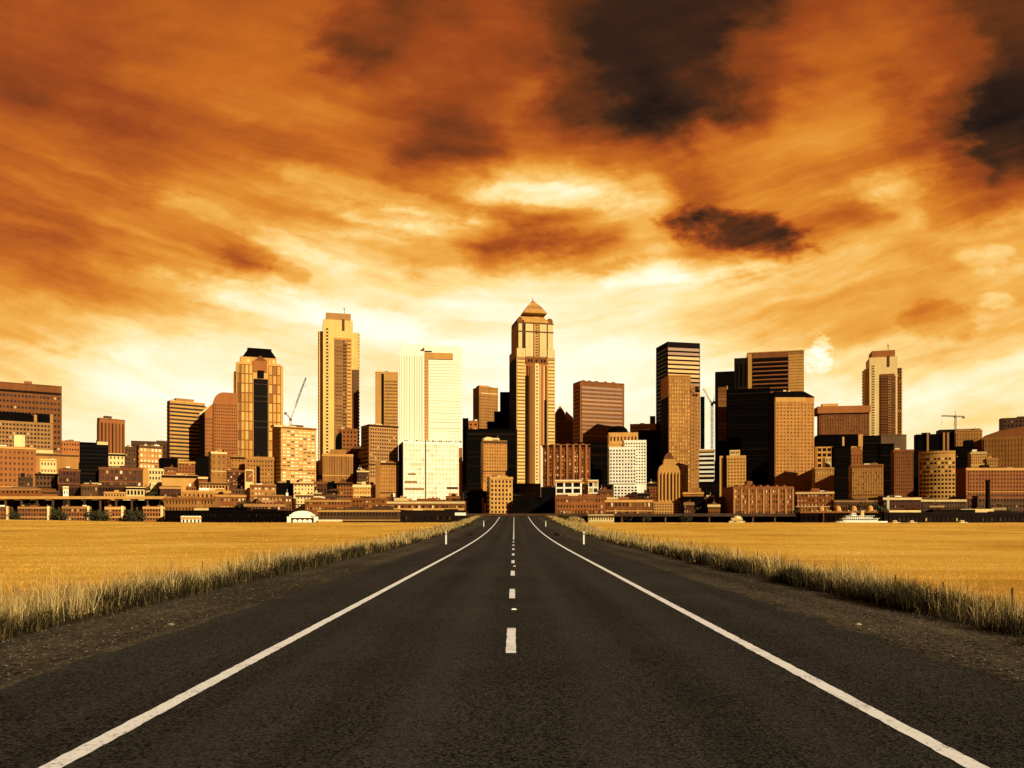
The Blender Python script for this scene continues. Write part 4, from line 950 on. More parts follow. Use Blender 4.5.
# curved gold office
s = Bld('office_building', 'curved gold office with shiny upper window rows below the hammerhead crane', 'office', 919, 955.4, 684, 2, depth=24)
b = s.mb('wall', W['gold']); n_ = 10; pts = [(s.Wd*i/n_, -3.2*math.sin(math.pi*i/n_)) for i in range(n_+1)]
b.column(pts+[(s.Wd,20),(0,20)], -1, s.z(452))
b = s.mb('cornice', W['gold']); b.column([(x_*1.01-.2,y_-.5) for x_, y_ in pts]+[(s.Wd,19),(0,19)], s.z(453.4), s.z(451.2))
z_top, z_bot = s.z(456), s.z(510); nr = 13
for j in range(nr):
    for i in range(n_):
        (xa_,ya_),(xb_,yb_) = pts[i], pts[i+1]; t_ = .2
        z_ = z_top-(j+1)*(z_top-z_bot)/nr; h_ = (z_top-z_bot)/nr*.52
        key = i
        b = MB(); q = lambda f_: (xa_+(xb_-xa_)*f_, ya_+(yb_-ya_)*f_)
        p0, p1 = q(t_), q(1-t_); b.column([(p0[0],p0[1]-.1),(p1[0],p1[1]-.1),(p1[0],p1[1]+.3),(p0[0],p0[1]+.3)], z_, z_+h_)
        if j*n_+i < CAP: b.build('window', G['dark'] if j > 3 or (i*7+j) % 3 else G['gold'], s.t)
        else:
            bb = s.mb('window_rest', G['dark']); o_ = len(bb.v); bb.v += b.v; bb.f += [tuple(k_+o_ for k_ in f_) for f_ in b.f]
val = s.parts.pop(('window_rest', G['dark'].name)); tag(val[0].build('window', G['dark'], s.t), kind='stuff')
s.done()
def ex(s):
    for x_ in (926.4, 942.6, 946.6): s.box('pale_fin', W['tan'], x_, x_+2, 433, None, -2, 4)
    s.box('penthouse', W['dark'], 940, 956, 429.6, 436, 2, 18)
A('glass_tower', 'black office with pale vertical fins behind the curved gold office', 'office', 916, 956, 434, 470, 905, 'black', ('b', 10, .4, 'black'), units=1, extra=ex, par=False)
def ex(s): s.box('setback', W['tan'], 957, 981.6, 428.4, 432, 3, 18)
A('office_tower', 'blank gold block with stepped roof below the hammerhead crane', 'office', 955, 982.4, 431, 475, 892, 'ochre', ('g', 9, 10, .3, .3, 'bronze'), units=1, extra=ex)
A('glass_tower', 'black stepped slab before the blank gold block', 'office', 957, 973, 447, 500, 805, 'black', None, units=0, extra=lambda s: s.box('wall', W['black'], 966, 974.4, 440, None, 2, 12))  # black boxes stand in for the shadow across the gold block
A('office_building', 'large sloping-roofed gold building at the right edge', 'office', 982, 1052, 436, 478, 868, 'ochre', ('g', 20, 8, .4, .35, 'gold'), units=1, extra=lambda s: s.prism('sloping_roof', W['salmon'], [(982,436.2),(1052,436.2),(1052,424),(1000,429.5),(985,434)], 1, 22), par=False)
A('office_tower', 'dark brown tower peeking over the sloping-roofed gold building', 'tower', 1001, 1052, 418, 440, 1010, 'brown', ('g', 12, 5, .5, .4, 'dark'), units=1)
A(AB, 'pale window-grid block above the wide brick block at the right', 'apartments', 970.6, 986.4, 452.5, 470, 765, 'gold', ('g', 7, 6, .5, .45, 'bronze'))
A(AB, 'second pale window-grid block, lower and further right above the wide brick block', 'apartments', 986.6, 998, 459, 472, 760, 'gold', ('g', 5, 4, .5, .45, 'bronze'))
A(BB, 'wide rust brick block behind the dark chimney', 'brick building', 966, 1052, 468.5, 500, 706, 'rust', ('g', 26, 8, .5, .45, 'brown'), units=2, th='flat', extra=lambda s: s.box('water_tank', W['dark'], 985, 992, 464.6, 469, 4, 9))
A(OB, 'black narrow block between curved gold office and wide rust brick block', 'office', 955.6, 967, 458, 510, 748, 'black', None, units=1)
A(AB, 'rust mid-rise with hooded roofs and bright windows below slant-roofed orange tower', 'apartments', 796, 834, 492.5, 512, 652, 'rust', ('g', 10, 4, .55, .4, 'pale'), units=2, extra=lambda s: s.prism('roof_hood', W['salmon'], [(809,492.6),(812,488.2),(818,488.2),(821,492.6)], 2, 14))
A('terminal', 'dark brick terminal behind the domed pier shed', 'terminal', 834, 884, 501, 517, 640, 'brown', ('g', 16, 2, .4, .4, 'dark'), th='flat', units=3)
A('terminal', 'dim maroon terminal below the plain rust slab', 'terminal', 883, 921, 498, 519, 646, 'maroon', ('g', 14, 4, .5, .4, 'dark'), th='flat', units=3)
A('terminal', 'dark terminal with pale specks below the curved gold office', 'terminal', 921, 966, 500, 520, 648, 'brown', ('g', 16, 4, .5, .4, 'dark'), th='flat', units=3)
A('terminal', 'dark terminal around the chimney at the right edge', 'terminal', 966, 1052, 497, 520, 650, 'brown', ('g', 26, 4, .5, .4, 'dark'), th='flat', units=4)
A('pier_shed', 'long low black pier shed at the right edge behind the ferry', 'pier shed', 884, 1052, 513.5, 525, 598, 'dark', ('g', 36, 1, .5, .3, 'dark'), th='flat', units=6)
b = Bld('chimney', 'tall dark brick chimney standing before the wide rust brick block', 'chimney', 985.5, 989.5, 640, 0, depth=8)
bb = MB(); bb.lathe(1.6, 4, [(2.1,0),(1.6,b.z(482)),(1.9,b.z(481.4)),(1.9,b.z(480)),(1.2,b.z(480))], 16); bb.build('shaft', W['dark'], b.t); 
# pier with domes
s = Bld('pier_shed', 'black pier shed carrying four pale domed canopies behind the ferry', 'pier shed', 800, 882, 602, 2, depth=26)
s.box('wall', W['dark'], 800, 882, 513, None)
s.facade(W['dark'], ('g', 16, 1, .6, .5, 'black'), 800.6, 881.4, 514, 523)
s.box('deck_edge', W['salmon'], 800, 878, 511, 513, -1.2, 27)
for x_ in (821, 838, 854, 870.5):
    m_ = MB(); r_ = s.sx(x_+3.3)-s.sx(x_); m_.lathe(s.sx(x_), 6, [(r_,s.z(511)),(r_,s.z(508.6)),(r_*.85,s.z(507)),(r_*.55,s.z(506)),(.1,s.z(505.6))], 18); m_.build('dome_canopy', W['gold'], s.t)
for x_ in np.arange(801, 877, 2.6):
    if rng.random() < .5: s.box('deck_awning', W['pale'], x_, x_+1.7, 510.2, 511.6, -1.4, .2)
s.box('pile', W['salmon'], 823.2, 824, 513, None, -1.8, -1.2); s.done()

# small infill
A(AB, 'low salmon block on the skyline between rust slab tower and black slab', 'apartments', 57, 80, 441.5, 452, 1082, 'salmon', ('g', 8, 2, .5, .4, 'dark'), units=3)
A(AB, 'small dark brown block between slim ribbed tower and dark ridge building', 'apartments', 124.8, 139, 447.5, 470, 1000, 'brown', ('g', 5, 5, .4, .4, 'dark'), units=3)
A('house', 'tiny white flat-roofed house above the left raised road, below the dark brick block', 'house', 63, 68.5, 487.5, 497, 640, 'white', ('g', 2, 1, .4, .4, 'dark'), units=0)
A('shed', 'low pale-roofed shed standing on the raised road line below the brick block', 'shed', 104, 125.5, 493, 499, 646, 'gold', ('g', 7, 1, .6, .5, 'dark'), units=2, depth=6)
A('ventilation_tower', 'slim white ventilation tower in front of the dim maroon terminal', 'tower', 887, 889.4, 496, 506, 634, 'white', None, units=0, depth=3, par=False)
A('boat_shed', 'row of low pale boat sheds below the brick warehouse with shop windows', 'boat shed', 588, 614, 515.8, 521, 597, 'pale', ('g', 10, 1, .5, .5, 'dark'), units=0, depth=6)
A(BB, 'small rust block between white gridded block and the art-deco tower', 'brick building', 647, 658, 484, 503, 700, 'rust', ('g', 4, 6, .5, .45, 'dark'))
A(OB, 'stubby brown block between tan grid tower foot and gold-panel block', 'office', 357, 369, 471, 487, 730, 'brown', ('g', 5, 4, .5, .45, 'dark'))
A(BB, 'small brick house before the plain black block by the striped tower', 'brick building', 164, 177, 468.5, 477, 705, 'rust', ('g', 4, 2, .45, .45, 'mix'))

for xa_, xb_, yt_, yb_, D_, wl_, nx_, ny_, lab_ in (
    (186,196,486.5,495,646,'rust',4,2,'small rust house rising behind the gold low block with two doorways'),
    (232,244,489,500,652,'brown',4,2,'small brown house at the right end of the gold low block'),
    (282,292,497,513,630,'rust',3,3,'narrow rust house before the black gap left of the cream apartments'),
    (314,322,494,504,655,'pale',3,2,'tiny cream house under the brick house beside the cream apartments'),
    (327,338,491,504,660,'brown',4,3,'small brown house in the black gap below the gabled warehouse'),
    (386,396,497,506,655,'brick',4,2,'small dark brick house at the narrow ochre block foot'),
    (398,412,498.5,506,668,'gold',6,1,'low gold shed at the left foot of the white mirrored block'),
    (428,440,499,506,664,'rust',5,1,'low rust shed against the middle of the white mirrored block'),
    (446,460,497,506,660,'brown',5,2,'low brown shed at the right foot of the white mirrored block'),
    (598,612,491,502,640,'rust',6,2,'rust flat-roofed block behind the gap of the two brick warehouses'),
    (638,650,494,504,645,'brown',4,2,'small brown block left of the art-deco podium'),
    (684,694,503,514,630,'brick',4,2,'small brick house in front of the low black shed'),
    (708,720,505,515,630,'rust',5,2,'small rust house just left of the brick terrace'),
    (834,848,506.5,518,625,'rust',5,2,'small rust house behind the domed canopies'),
    (858,868,504,515,630,'brown',4,2,'small brown house between the last two domed canopies'),
    (905,918,507,519,625,'brick',5,2,'small dark brick house in front of the dim maroon terminal'),
    (930,944,506,519,628,'rust',5,2,'small rust house in front of the dark terminal with pale specks'),
    (992,1006,508,520,628,'rust',5,2,'small rust house right of the dark chimney'),
    (81,98,485,499,650,'brown',6,2,'low brown house below the lit cap of the black slab'),
    (18,33,477,491,690,'brown',5,3,'small brown house in front of the salmon block')):
    A('house', lab_, 'house', xa_, xb_, yt_, yb_, D_, wl_, ('g', nx_, ny_, .5, .45, rng.choice(('dark','mix','dark'))), units=2, depth=9, par=rng.random() < .6)

# ------------------------------------------------------------------ white arched pavilion, domed hut, ferry, raised roads, cranes
s = Bld('pavilion', 'white arched pavilion with four little arches on the waterfront', 'pavilion', 287, 318, 588, 0, depth=14)
wm = W['white']
arch = [(302.3+11.4*math.cos(t), 515.4-4.6*math.sin(t)) for t in np.linspace(0, math.pi, 15)]
s.prism('vault', wm, [(313.7,517.8)]+arch+[(290.9,517.8)], 0, 14)
s.box('side_pier', wm, 287, 290.9, 516.6, None, -1, 15); s.box('side_pier', wm, 313.7, 318.2, 516.6, None, -1, 15)
s.box('cornice', wm, 289.4, 292.4, 514.6, 516.4, -1.2, 3); s.box('cornice', wm, 312.2, 315.2, 514.6, 516.4, -1.2, 3)
s.box('back_wall', W['rust'], 290.9, 313.7, 517.8, None, 3, 14)
for k_ in range(4):
    c_ = 295+k_*4.9; s.prism('inner_arch', wm, [(c_-2.2,526)]+[(c_+2.2*math.cos(t), 521.2-1.9*math.sin(t)) for t in np.linspace(math.pi,0,9)]+[(c_+2.2,526)], 1, 2.6)
s.done()
A('waterfront_wall', 'low white waterfront building right beside the arched pavilion', 'shop', 318.4, 342, 521, 526, 589, 'white', ('g', 9, 1, .45, .5, 'brown'), units=0, depth=8)
s = Bld('hut', 'small white domed hut on the waterfront under the brick terrace', 'hut', 729, 745, 586, 0, depth=9)
s.box('wall', W['pale'], 731.5, 742.5, 518, None); s.box('terrace', W['pale'], 729, 745, 521, None, -2, 10)
m_ = MB(); r_ = s.sx(741.5)-s.sx(737); m_.lathe(s.sx(737), 4.5, [(r_,s.z(518.1)),(r_*.9,s.z(516.8)),(r_*.5,s.z(515.9)),(.1,s.z(515.6))], 18); m_.build('dome', W['pale'], s.t)
s.facade(W['pale'], ('g', 4, 1, .45, .5, 'brown'), 731.8, 742.2, 518.6, 522.5); s.done()

# ferry lies on the bay, bow to the left
fe = Bld('ferry', 'white car ferry with stacked decks on the bay below the domed pier shed', 'ferry', 838, 890, 545, 22, depth=12)
fe.t.location.z = -.4; fe.zb = -.4; L = fe.Wd
m_hull = W['white']
b = MB(); n_ = 14
prof = [(0,5.0),(.06,6.6),(.16,8),(.85,8),(.95,6.4),(1,5)]
lo = [(L*(.03+.94*t), w) for t, w in prof]; hi = [(L*t, w+.4) for t, w in prof]
def loop(pr): return [(x_, 6-w/2) for x_, w in pr] + [(x_, 6+w/2) for x_, w in pr[::-1]]
A_, B_ = loop(lo), loop(hi); n_ = len(A_)
b.v = [(x_,y_,-.8) for x_, y_ in A_] + [(x_,y_,2.2) for x_, y_ in B_]
b.f = [tuple(range(n_-1,-1,-1)), tuple(range(n_,2*n_))] + [(i,(i+1)%n_,n_+(i+1)%n_,n_+i) for i in range(n_)]
b.build('hull', m_hull, fe.t)
b = MB(); b.box(-.02+L*.06, L*.95, 1.7, 10.3, .55, .95); b.build('rubbing_strake', W['tan'], fe.t)
b = MB(); b.box(L*.13, L*.80, 2.6, 9.4, 2.2, 4.0); b.box(L*.10, L*.83, 2.1, 9.9, 4.0, 4.25); b.build('car_deck', m_hull, fe.t)
b = MB(); b.box(L*.20, L*.70, 3, 9, 4.25, 5.7); b.box(L*.18, L*.74, 2.6, 9.4, 5.7, 5.9); b.build('passenger_deck', m_hull, fe.t)
wme = MB(); wme.box(-.5,.5,-.05,.05,0,.8); me_w = wme.mesh('window', G['dark'])
for i in range(17):
    o = link('window', me_w, fe.t); o.location = (L*.15+i*L*.0385, 2.58, 2.75)
for i in range(12):
    o = link('window', me_w, fe.t); o.location = (L*.225+i*L*.041, 2.98, 4.6)
b = MB(); b.frustum(L*.30,L*.40,3.6,8.4,5.9, L*.31,L*.39,4,8,7.8); b.build('wheelhouse', m_hull, fe.t)
b = MB(); b.box(L*.313,L*.387,3.66,3.9,6.7,7.3); b.build('wheelhouse_window', G['dark'], fe.t)
b = MB(); b.frustum(L*.50,L*.56,4.6,7.4,5.9, L*.51,L*.555,5,7,9.4); b.build('funnel', W['pale'], fe.t)
b = MB(); b.tube((L*.35,6,7.8),(L*.35,6,11),.14,.06,6); b.tube((L*.345,5,9.6),(L*.345,7,9.6),.06,None,5); b.build('mast', m_hull, fe.t)

for px, D, lg, rz, lab in ((736,470,7,-.2,'small white motorboat on the bay below the brick terrace with gabled roofs'),(895,520,8,.3,'small white motorboat on the bay right beside the car ferry'),
                      (912,525,7,.25,'small white motorboat between the car ferry and the chimney'),(962,520,9,.35,'small white motorboat below the dark chimney')):
    t = empty('motorboat', ((px-VPX)*D/F, D, -.4), rz); tag(t, lab, 'motorboat', 'motorboats on the bay')
    b = MB(); w_ = lg*.16
    b.v = [(-lg*.5,-w_*.8,-.2),(lg*.32,-w_*.8,-.2),(lg*.46,0,-.1),(lg*.32,w_*.8,-.2),(-lg*.5,w_*.8,-.2),(-lg*.5,-w_,1.2),(lg*.34,-w_,1.35),(lg*.56,0,1.6),(lg*.34,w_,1.35),(-lg*.5,w_,1.2)]
    b.f = [(4,3,2,1,0),(5,6,7,8,9)]+[(i,(i+1)%5,5+(i+1)%5,5+i) for i in range(5)]; b.build('hull', m_hull, t)
    b = MB(); b.frustum(-lg*.25,lg*.18,-w_*.7,w_*.7,1.2,-lg*.22,lg*.08,-w_*.55,w_*.55,2.7); b.build('cabin', W['pale'], t)
    b = MB(); b.box(-lg*.18,lg*.06,-w_*.69,w_*.69,1.75,2.25); b.build('cabin_window', G['dark'], t)

def raised_road(label, xa, xb, yt, D, th_, step):
    s = Bld('raised_road', label, 'raised road', xa, xb, D, 'flat', depth=12)
    zt = s.z(yt)
    b = MB(); b.box(0, s.Wd, 0, 12, zt-1.5, zt-.3); b.build('deck', W['brown'], s.t)
    b = MB(); b.box(0, s.Wd, -.25, .1, zt-1.6, zt+.6); b.box(0, s.Wd, 11.9, 12.25, zt-1.6, zt+.6); b.build('guard_rail', W[th_], s.t)
    n = int(s.Wd/step)
    for i in range(n+1):
        x_ = 2+i*(s.Wd-4)/n
        b = MB(); b.box(x_-.6, x_+.6, 1.2, 2.4, -.5, zt-1.5); b.box(x_-.6, x_+.6, 9.6, 10.8, -.5, zt-1.5); b.box(x_-.7, x_+.7, .6, 11.4, zt-2.4, zt-1.49); b.build('pier', W['brown'], s.t)
    return s
raised_road('raised road on rows of dark piers above the tan condominiums', -30, 165, 497, 632, 'gold', 12)
raised_road('dark raised road along the waterfront from road end to domed pier shed', 466, 800, 514.3, 604, 'brown', 16)

A('retaining_wall', 'dark retaining wall in the shade behind the left raised road', 'wall', -30, 165, 500.5, 515, 648, 'black', None, th='flat', units=0, depth=8, par=False)  # black sheet added to paint the shade below the deck
A('retaining_wall', 'dark sea wall behind the long dark raised road', 'wall', 466, 800, 515.5, 524, 612, 'black', None, th='flat', units=0, depth=3, par=False)  # second added black sheet, painting shade beneath the waterfront deck
m_steel = wall_mat('pale_crane_steel', (.62,.44,.22), .2, .5, .4)
m_dsteel = wall_mat('dark_crane_steel', (.14,.08,.04), .2, .5, .4)
def lattice(b, p, q, w, n, r=.16):
    p, q = Vector(p), Vector(q); d = (q-p).normalized(); u = d.orthogonal().normalized()
    if abs(d.z) > .8: u = Vector((1,0,0)) - d*d.x; u.normalize()
    v = d.cross(u); cs = [u*w/2+v*w/2, u*w/2-v*w/2, -u*w/2-v*w/2, -u*w/2+v*w/2]
    for c in cs: b.tube(p+c, q+c, r, None, 5)
    for k in range(n):
        a, e = p.lerp(q, k/n), p.lerp(q, (k+1)/n)
        for i in range(4):
            c0, c1 = (cs[i], cs[(i+1)%4]) if k % 2 else (cs[(i+1)%4], cs[i])
            b.tube(a+c0, e+c1, r*.6, None, 4)
def crane(label, mast_px, base_y, top_y, D, jib, counter, m, luff):
    def P(px, py): return Vector(((px-VPX)*D/F, 0, CAMH+(HZ-py)*D/F))
    base = P(mast_px, base_y); top = P(mast_px, top_y)
    gz = float(ground_z(base.x, D))-1
    t = empty('tower_crane', (base.x, D, gz)); tag(t, label, 'crane')
    off = Vector((base.x, 0, gz))
    b = MB(); lattice(b, Vector((0,0,0)), top-off, 2.0, max(8, int((top.z-gz)/4)), .2); b.build('mast', m, t)
    tp = top-off
    b = MB(); b.box(tp.x-1.3,tp.x+1.3,-1.6,1.4,tp.z-.6,tp.z+1.9); b.build('cab', m_dsteel, t)
    b = MB(); lattice(b, tp+Vector((0,0,1)), P(*jib)-off, 1.3, 16, .17); b.build('jib', m, t)
    b = MB(); cp = P(*counter)-off; lattice(b, tp+Vector((0,0,1)), cp, 1.3, 6, .17); b.build('counter_jib', m, t)
    b = MB(); b.box(cp.x-1.4,cp.x+1.4,-1,1,cp.z-2.6,cp.z+.3); b.build('counterweight', m_dsteel, t)
    hp = tp+Vector((0,0,1)) + (Vector((0,0,7)) if not luff else Vector((-3 if jib[0] > mast_px else 3, 0, 8)))
    b = MB(); b.tube(tp+Vector((0,0,1)), hp, .35, .2, 6); b.build('peak', m, t)
    b = MB(); jp = P(*jib)-off; b.tube(hp, tp.lerp(jp,.75 if not luff else .95)+Vector((0,0,.7)), .07, None, 4); b.tube(hp, cp, .07, None, 4); b.build('tie_rope', m_dsteel, t)
    b = MB(); hk = tp.lerp(jp,.97); b.tube(hk, hk-Vector((0,0,9)), .06, None, 4); b.box(hk.x-.4,hk.x+.4,-.4,.4,hk.z-10,hk.z-9); b.build('hook', m_dsteel, t)
crane('luffing crane leaning right behind the glittering tan apartment tower', 290.6, 430, 420, 1000, (306,377.5), (285.5,412.5), m_steel, True)
crane('pale lattice crane with left-leaning jib beside the orange grid tower', 712, 460, 405, 905, (703.4,388.5), (714.2,401.5), m_steel, True)
crane('hammerhead crane with level jib against the sky at the right', 955.4, 440, 417, 1110, (941.5,415.8), (963.6,416.6), m_dsteel, False)

# ------------------------------------------------------------------ trees on the waterfront
m_leaf, nt, p = material('dark_tree_leaf', .7, .2)
ri = nt.new('ShaderNodeNewGeometry').outputs['Random Per Island']
nt.l.new(nt.ramp(ri, [(0,(.020,.022,.008,1)),(.5,(.042,.038,.012,1)),(1,(.085,.062,.020,1))]), p.inputs['Base Color'])
m_bark = wall_mat('tree_bark', (.06,.04,.025), .3)
def crown_mesh(seed, n=420):
    g = np.random.default_rng(seed); cl = g.normal(0, 1, (9, 3)); cl /= np.linalg.norm(cl, axis=1)[:,None]; cl *= g.uniform(.35,.8,(9,1)); cl[:,2] = np.abs(cl[:,2])*.9-.15
    k = g.integers(0, 9, n); c = cl[k] + g.normal(0, .24, (n,3)); c[:,2] += 1
    a = g.normal(0,1,(n,3)); a /= np.linalg.norm(a,axis=1)[:,None]; bb = np.cross(a, g.normal(0,1,(n,3))); bb /= np.linalg.norm(bb,axis=1)[:,None]
    sz = g.uniform(.07,.15,(n,1)); P = np.stack([c-a*sz, c+bb*sz*.7, c+a*sz, c-bb*sz*.7], 1).reshape(-1,3)
    me = bpy.data.meshes.new('crown'); me.from_pydata(P.tolist(), [], (np.arange(n)[:,None]*4+np.arange(4)).tolist()); me.materials.append(m_leaf); me.update(); return me
crowns = [crown_mesh(s_) for s_ in (3, 8, 21)]
bt = MB(); bt.tube((0,0,0),(.03,.02,.75),.075,.045,8); bt.tube((.03,.02,.7),(.3,.1,1.15),.04,.015,6); bt.tube((.03,.02,.62),(-.28,-.1,1.1),.04,.015,6); bt.tube((.03,.02,.7),(.0,.2,1.3),.035,.012,6)
trunk_me = bt.mesh('trunk', m_bark)
def trees(label, group, lst, D):
    for i, (px, py) in enumerate(lst):
        h = CAMH+(HZ-py)*D/F; r = h/2.05
        t = empty('tree', ((px-VPX)*D/F, D+rng.uniform(-6,6), 0), rng.uniform(0,6.28)); tag(t, label, 'tree', group)
        c = link('crown', crowns[i % 3], t); c.scale = (r*.8, r*.8, r)
        k = link('trunk', trunk_me, t); k.scale = (r*.8, r*.8, r)
trees('dark leafy tree in the gap between the second and third tan condominium', 'trees between second and third condominium', [(53,508.5),(56.5,507),(60,509.5)], 600)
trees('dark leafy tree in the gap between third and narrow tan condominium', 'trees left of the narrow condominium', [(93,508),(96.5,506.5),(100,507.5),(103.5,509.5)], 600)
trees('dark leafy tree between narrow and paler waterfront condominium', 'trees right of the narrow condominium', [(127,508),(131,506),(135,507),(139.5,508.5)], 600)
trees('dark leafy tree just left of the second tan condominium', 'trees left of the second condominium', [(12.5,509),(15.5,510)], 600)
trees('dark leafy tree beneath the raised road at the left edge', 'trees under the left raised road', [(22,501),(31,502),(42,503),(49,502.5)], 622)
trees('dark leafy tree by the foot of the stepped art-deco tower', 'trees by the art-deco tower', [(685,513),(690,512.5),(648,514)], 598)
trees('dark leafy tree between domed pier shed and dark brick terminal', 'trees behind the domed pier', [(842,503),(848,501.5),(876,499),(881,501)], 636)
trees('dark leafy tree beside the dark terminal with pale specks', 'trees by the specked terminal', [(917,505),(923,507),(930,506)], 640)

trees('dark leafy tree in front of the long rust terrace row', 'trees before the rust terrace', [(324,509),(329,507.5),(341,508),(346,506.5)], 618)
trees('dark leafy tree in front of the low rust block with roof clutter', 'trees before the rust block', [(356,507),(362,508.5),(371,506),(379,508)], 618)
trees('dark leafy tree along the front of the rust market hall', 'trees before the market hall', [(392,508.5),(403,507.5),(409,509),(428,508),(437,507),(450,508.5)], 622)
trees('dark leafy tree in front of the low brick warehouses right of the road', 'trees before the brick warehouses', [(562,510),(568,511),(583,509.5),(619,511),(627,509.5),(641,510)], 607)
trees('dark leafy tree in front of the brick terrace with pale pilasters', 'trees before the brick terrace', [(741,509.5),(756,510.5),(763,509),(779,510.5)], 616)
trees('dark leafy tree on the ochre roofs stretch below the notched hotel', 'trees below the notched hotel', [(242,497),(247,494.5),(252,499)], 628)
trees('dark leafy tree at the foot of the chimney-side dark terminal'.replace('chimney-side dark terminal','dim maroon terminal'), 'trees by the maroon terminal', [(886,509),(899,507),(906,509)], 634)
trees('dark leafy tree at the foot of the dark chimney', 'trees by the chimney', [(974,507),(979,505),(984,508),(996,504),(1003,503)], 636)
trees('dark leafy tree among the rooftops below the ochre pane-grid block', 'trees below the pane-grid block', [(146,482),(150,480),(156,482.5),(161,484)], 684)
trees('dark leafy tree beside the brick house and cream apartments', 'trees by the cream apartments', [(286,503),(291,505),(329,498),(333,500)], 645)
trees('dark leafy tree between long pale ochre block and narrow ochre block', 'trees below the ochre blocks', [(369,497),(373,495.5),(378,499)], 655)
trees('dark leafy tree before the art-deco podium and low black shed', 'trees before the black shed', [(696,506),(701,504),(707,507),(716,509),(724,508)], 640)
trees('dark leafy tree between brick terrace and rust mid-rise', 'trees right of the brick terrace', [(794,505),(798,507)], 622)

# ------------------------------------------------------------------ sky
world = bpy.data.worlds.new('World'); sc.world = world; world.use_nodes = True
nt = NT(world.node_tree); bg = nt.n['Background']
d = nt.new('ShaderNodeTexCoord').outputs['Generated']
sp = nt.new('ShaderNodeSeparateXYZ'); nt.l.new(d, sp.inputs[0]); dx, dy, dz = sp.outputs
fw = nt.math('MAXIMUM', dy, .18)
u0 = nt.math('DIVIDE', dx, fw); v0 = nt.math('DIVIDE', dz, fw)
# billow the layout so that cloud edges break up
cv = nt.new('ShaderNodeCombineXYZ'); nt.l.new(u0, cv.inputs[0]); nt.l.new(nt.math('MULTIPLY', v0, 1.7), cv.inputs[1])
w1 = nt.noise(cv.outputs[0], 5.5, 8, .58, .3); w2 = nt.noise(cv.outputs[0], 21, 6, .6, .2)
ws1 = nt.new('ShaderNodeSeparateColor'); nt.l.new(w1.outputs['Color'], ws1.inputs[0]); ws2 = nt.new('ShaderNodeSeparateColor'); nt.l.new(w2.outputs['Color'], ws2.inputs[0])
def warp(base, c1, c2, a1, a2):
    return nt.math('ADD', base, nt.math('ADD', nt.math('MULTIPLY', nt.math('SUBTRACT', c1, .5), a1), nt.math('MULTIPLY', nt.math('SUBTRACT', c2, .5), a2)))
u = warp(u0, ws1.outputs[0], ws2.outputs[0], .22, .06); v = warp(v0, ws1.outputs[1], ws2.outputs[1], .11, .035)
UR = 1.7
ux = nt.math('DIVIDE', nt.math('ADD', u, UR), 2*UR)
rows = [
 (-140,[(-600,.30),(0,.30),(300,.34),(600,.16),(800,.24),(1024,.2),(1600,.26)]),
 (0,  [(-500,.30),(20,.36),(200,.42),(330,.40),(400,.24),(480,.34),(560,.16),(640,.08),(720,.12),(800,.36),(900,.40),(1000,.24),(1500,.28)]),
 (50, [(-500,.32),(20,.37),(100,.38),(200,.47),(300,.46),(370,.24),(430,.34),(520,.28),(560,.18),(610,.05),(700,.10),(750,.30),(850,.47),(950,.36),(1000,.18),(1500,.30)]),
 (100,[(-500,.32),(20,.37),(100,.39),(200,.49),(300,.51),(400,.43),(450,.35),(520,.42),(580,.20),(640,.04),(700,.14),(750,.32),(800,.52),(860,.58),(920,.44),(965,.30),(1000,.06),(1100,.08),(1500,.30)]),
 (150,[(-500,.36),(50,.47),(150,.44),(250,.49),(350,.49),(430,.34),(470,.33),(520,.47),(600,.42),(660,.43),(720,.54),(800,.62),(870,.57),(930,.46),(975,.30),(1000,.10),(1100,.10),(1500,.30)]),
 (200,[(-500,.36),(50,.43),(120,.47),(180,.62),(250,.64),(350,.56),(440,.52),(500,.75),(560,.78),(640,.78),(700,.48),(760,.62),(830,.53),(880,.72),(930,.52),(1000,.40),(1500,.32)]),
 (240,[(-500,.38),(50,.47),(150,.57),(240,.50),(300,.71),(370,.78),(440,.66),(490,.46),(530,.44),(580,.52),(660,.78),(720,.60),(780,.58),(830,.72),(900,.62),(980,.70),(1500,.34)]),
 (280,[(-500,.42),(50,.54),(150,.68),(240,.78),(300,.83),(400,.88),(480,.82),(560,.87),(650,.92),(750,.86),(850,.73),(900,.74),(980,.76),(1500,.36)]),
 (320,[(-500,.46),(50,.68),(150,.78),(250,.88),(330,.95),(400,.97),(470,.97),(560,.93),(650,.93),(750,.84),(800,.78),(850,.74),(900,.74),(940,.67),(980,.72),(1500,.40)]),
 (360,[(-500,.5),(50,.86),(150,.92),(250,.93),(300,.88),(400,.86),(480,.99),(600,1.0),(700,.97),(780,.90),(815,.82),(860,.78),(900,.77),(980,.78),(1500,.44)]),
 (410,[(-500,.5),(50,.93),(200,.98),(350,.97),(600,1.0),(800,.97),(900,.95),(980,.88),(1500,.46)]),
 (470,[(-500,.5),(50,.97),(500,1.0),(980,.93),(1500,.48)]),
]
def rowval(stops):
    st = []
    for px, g in stops:
        q = ((px-VPX)/F+UR)/(2*UR)
        if 0 <= q <= 1: st.append((q, g4(g)))
        elif q < 0: st.append((0.0, g4(g)))
        else: st.append((1.0, g4(g)))
    return nt.ramp(ux, st, 'EASE')
val = rowval(rows[0][1])
for (pa, _), (pb, sb) in zip(rows[:-1], rows[1:]):
    t = nt.smooth(v, (HZ-pa)/F, (HZ-pb)/F) if False else nt.smooth(v, (HZ-pb)/F, (HZ-pa)/F, 1.0, 0.0)
    val = nt.mixf(t, val, rowval(sb))
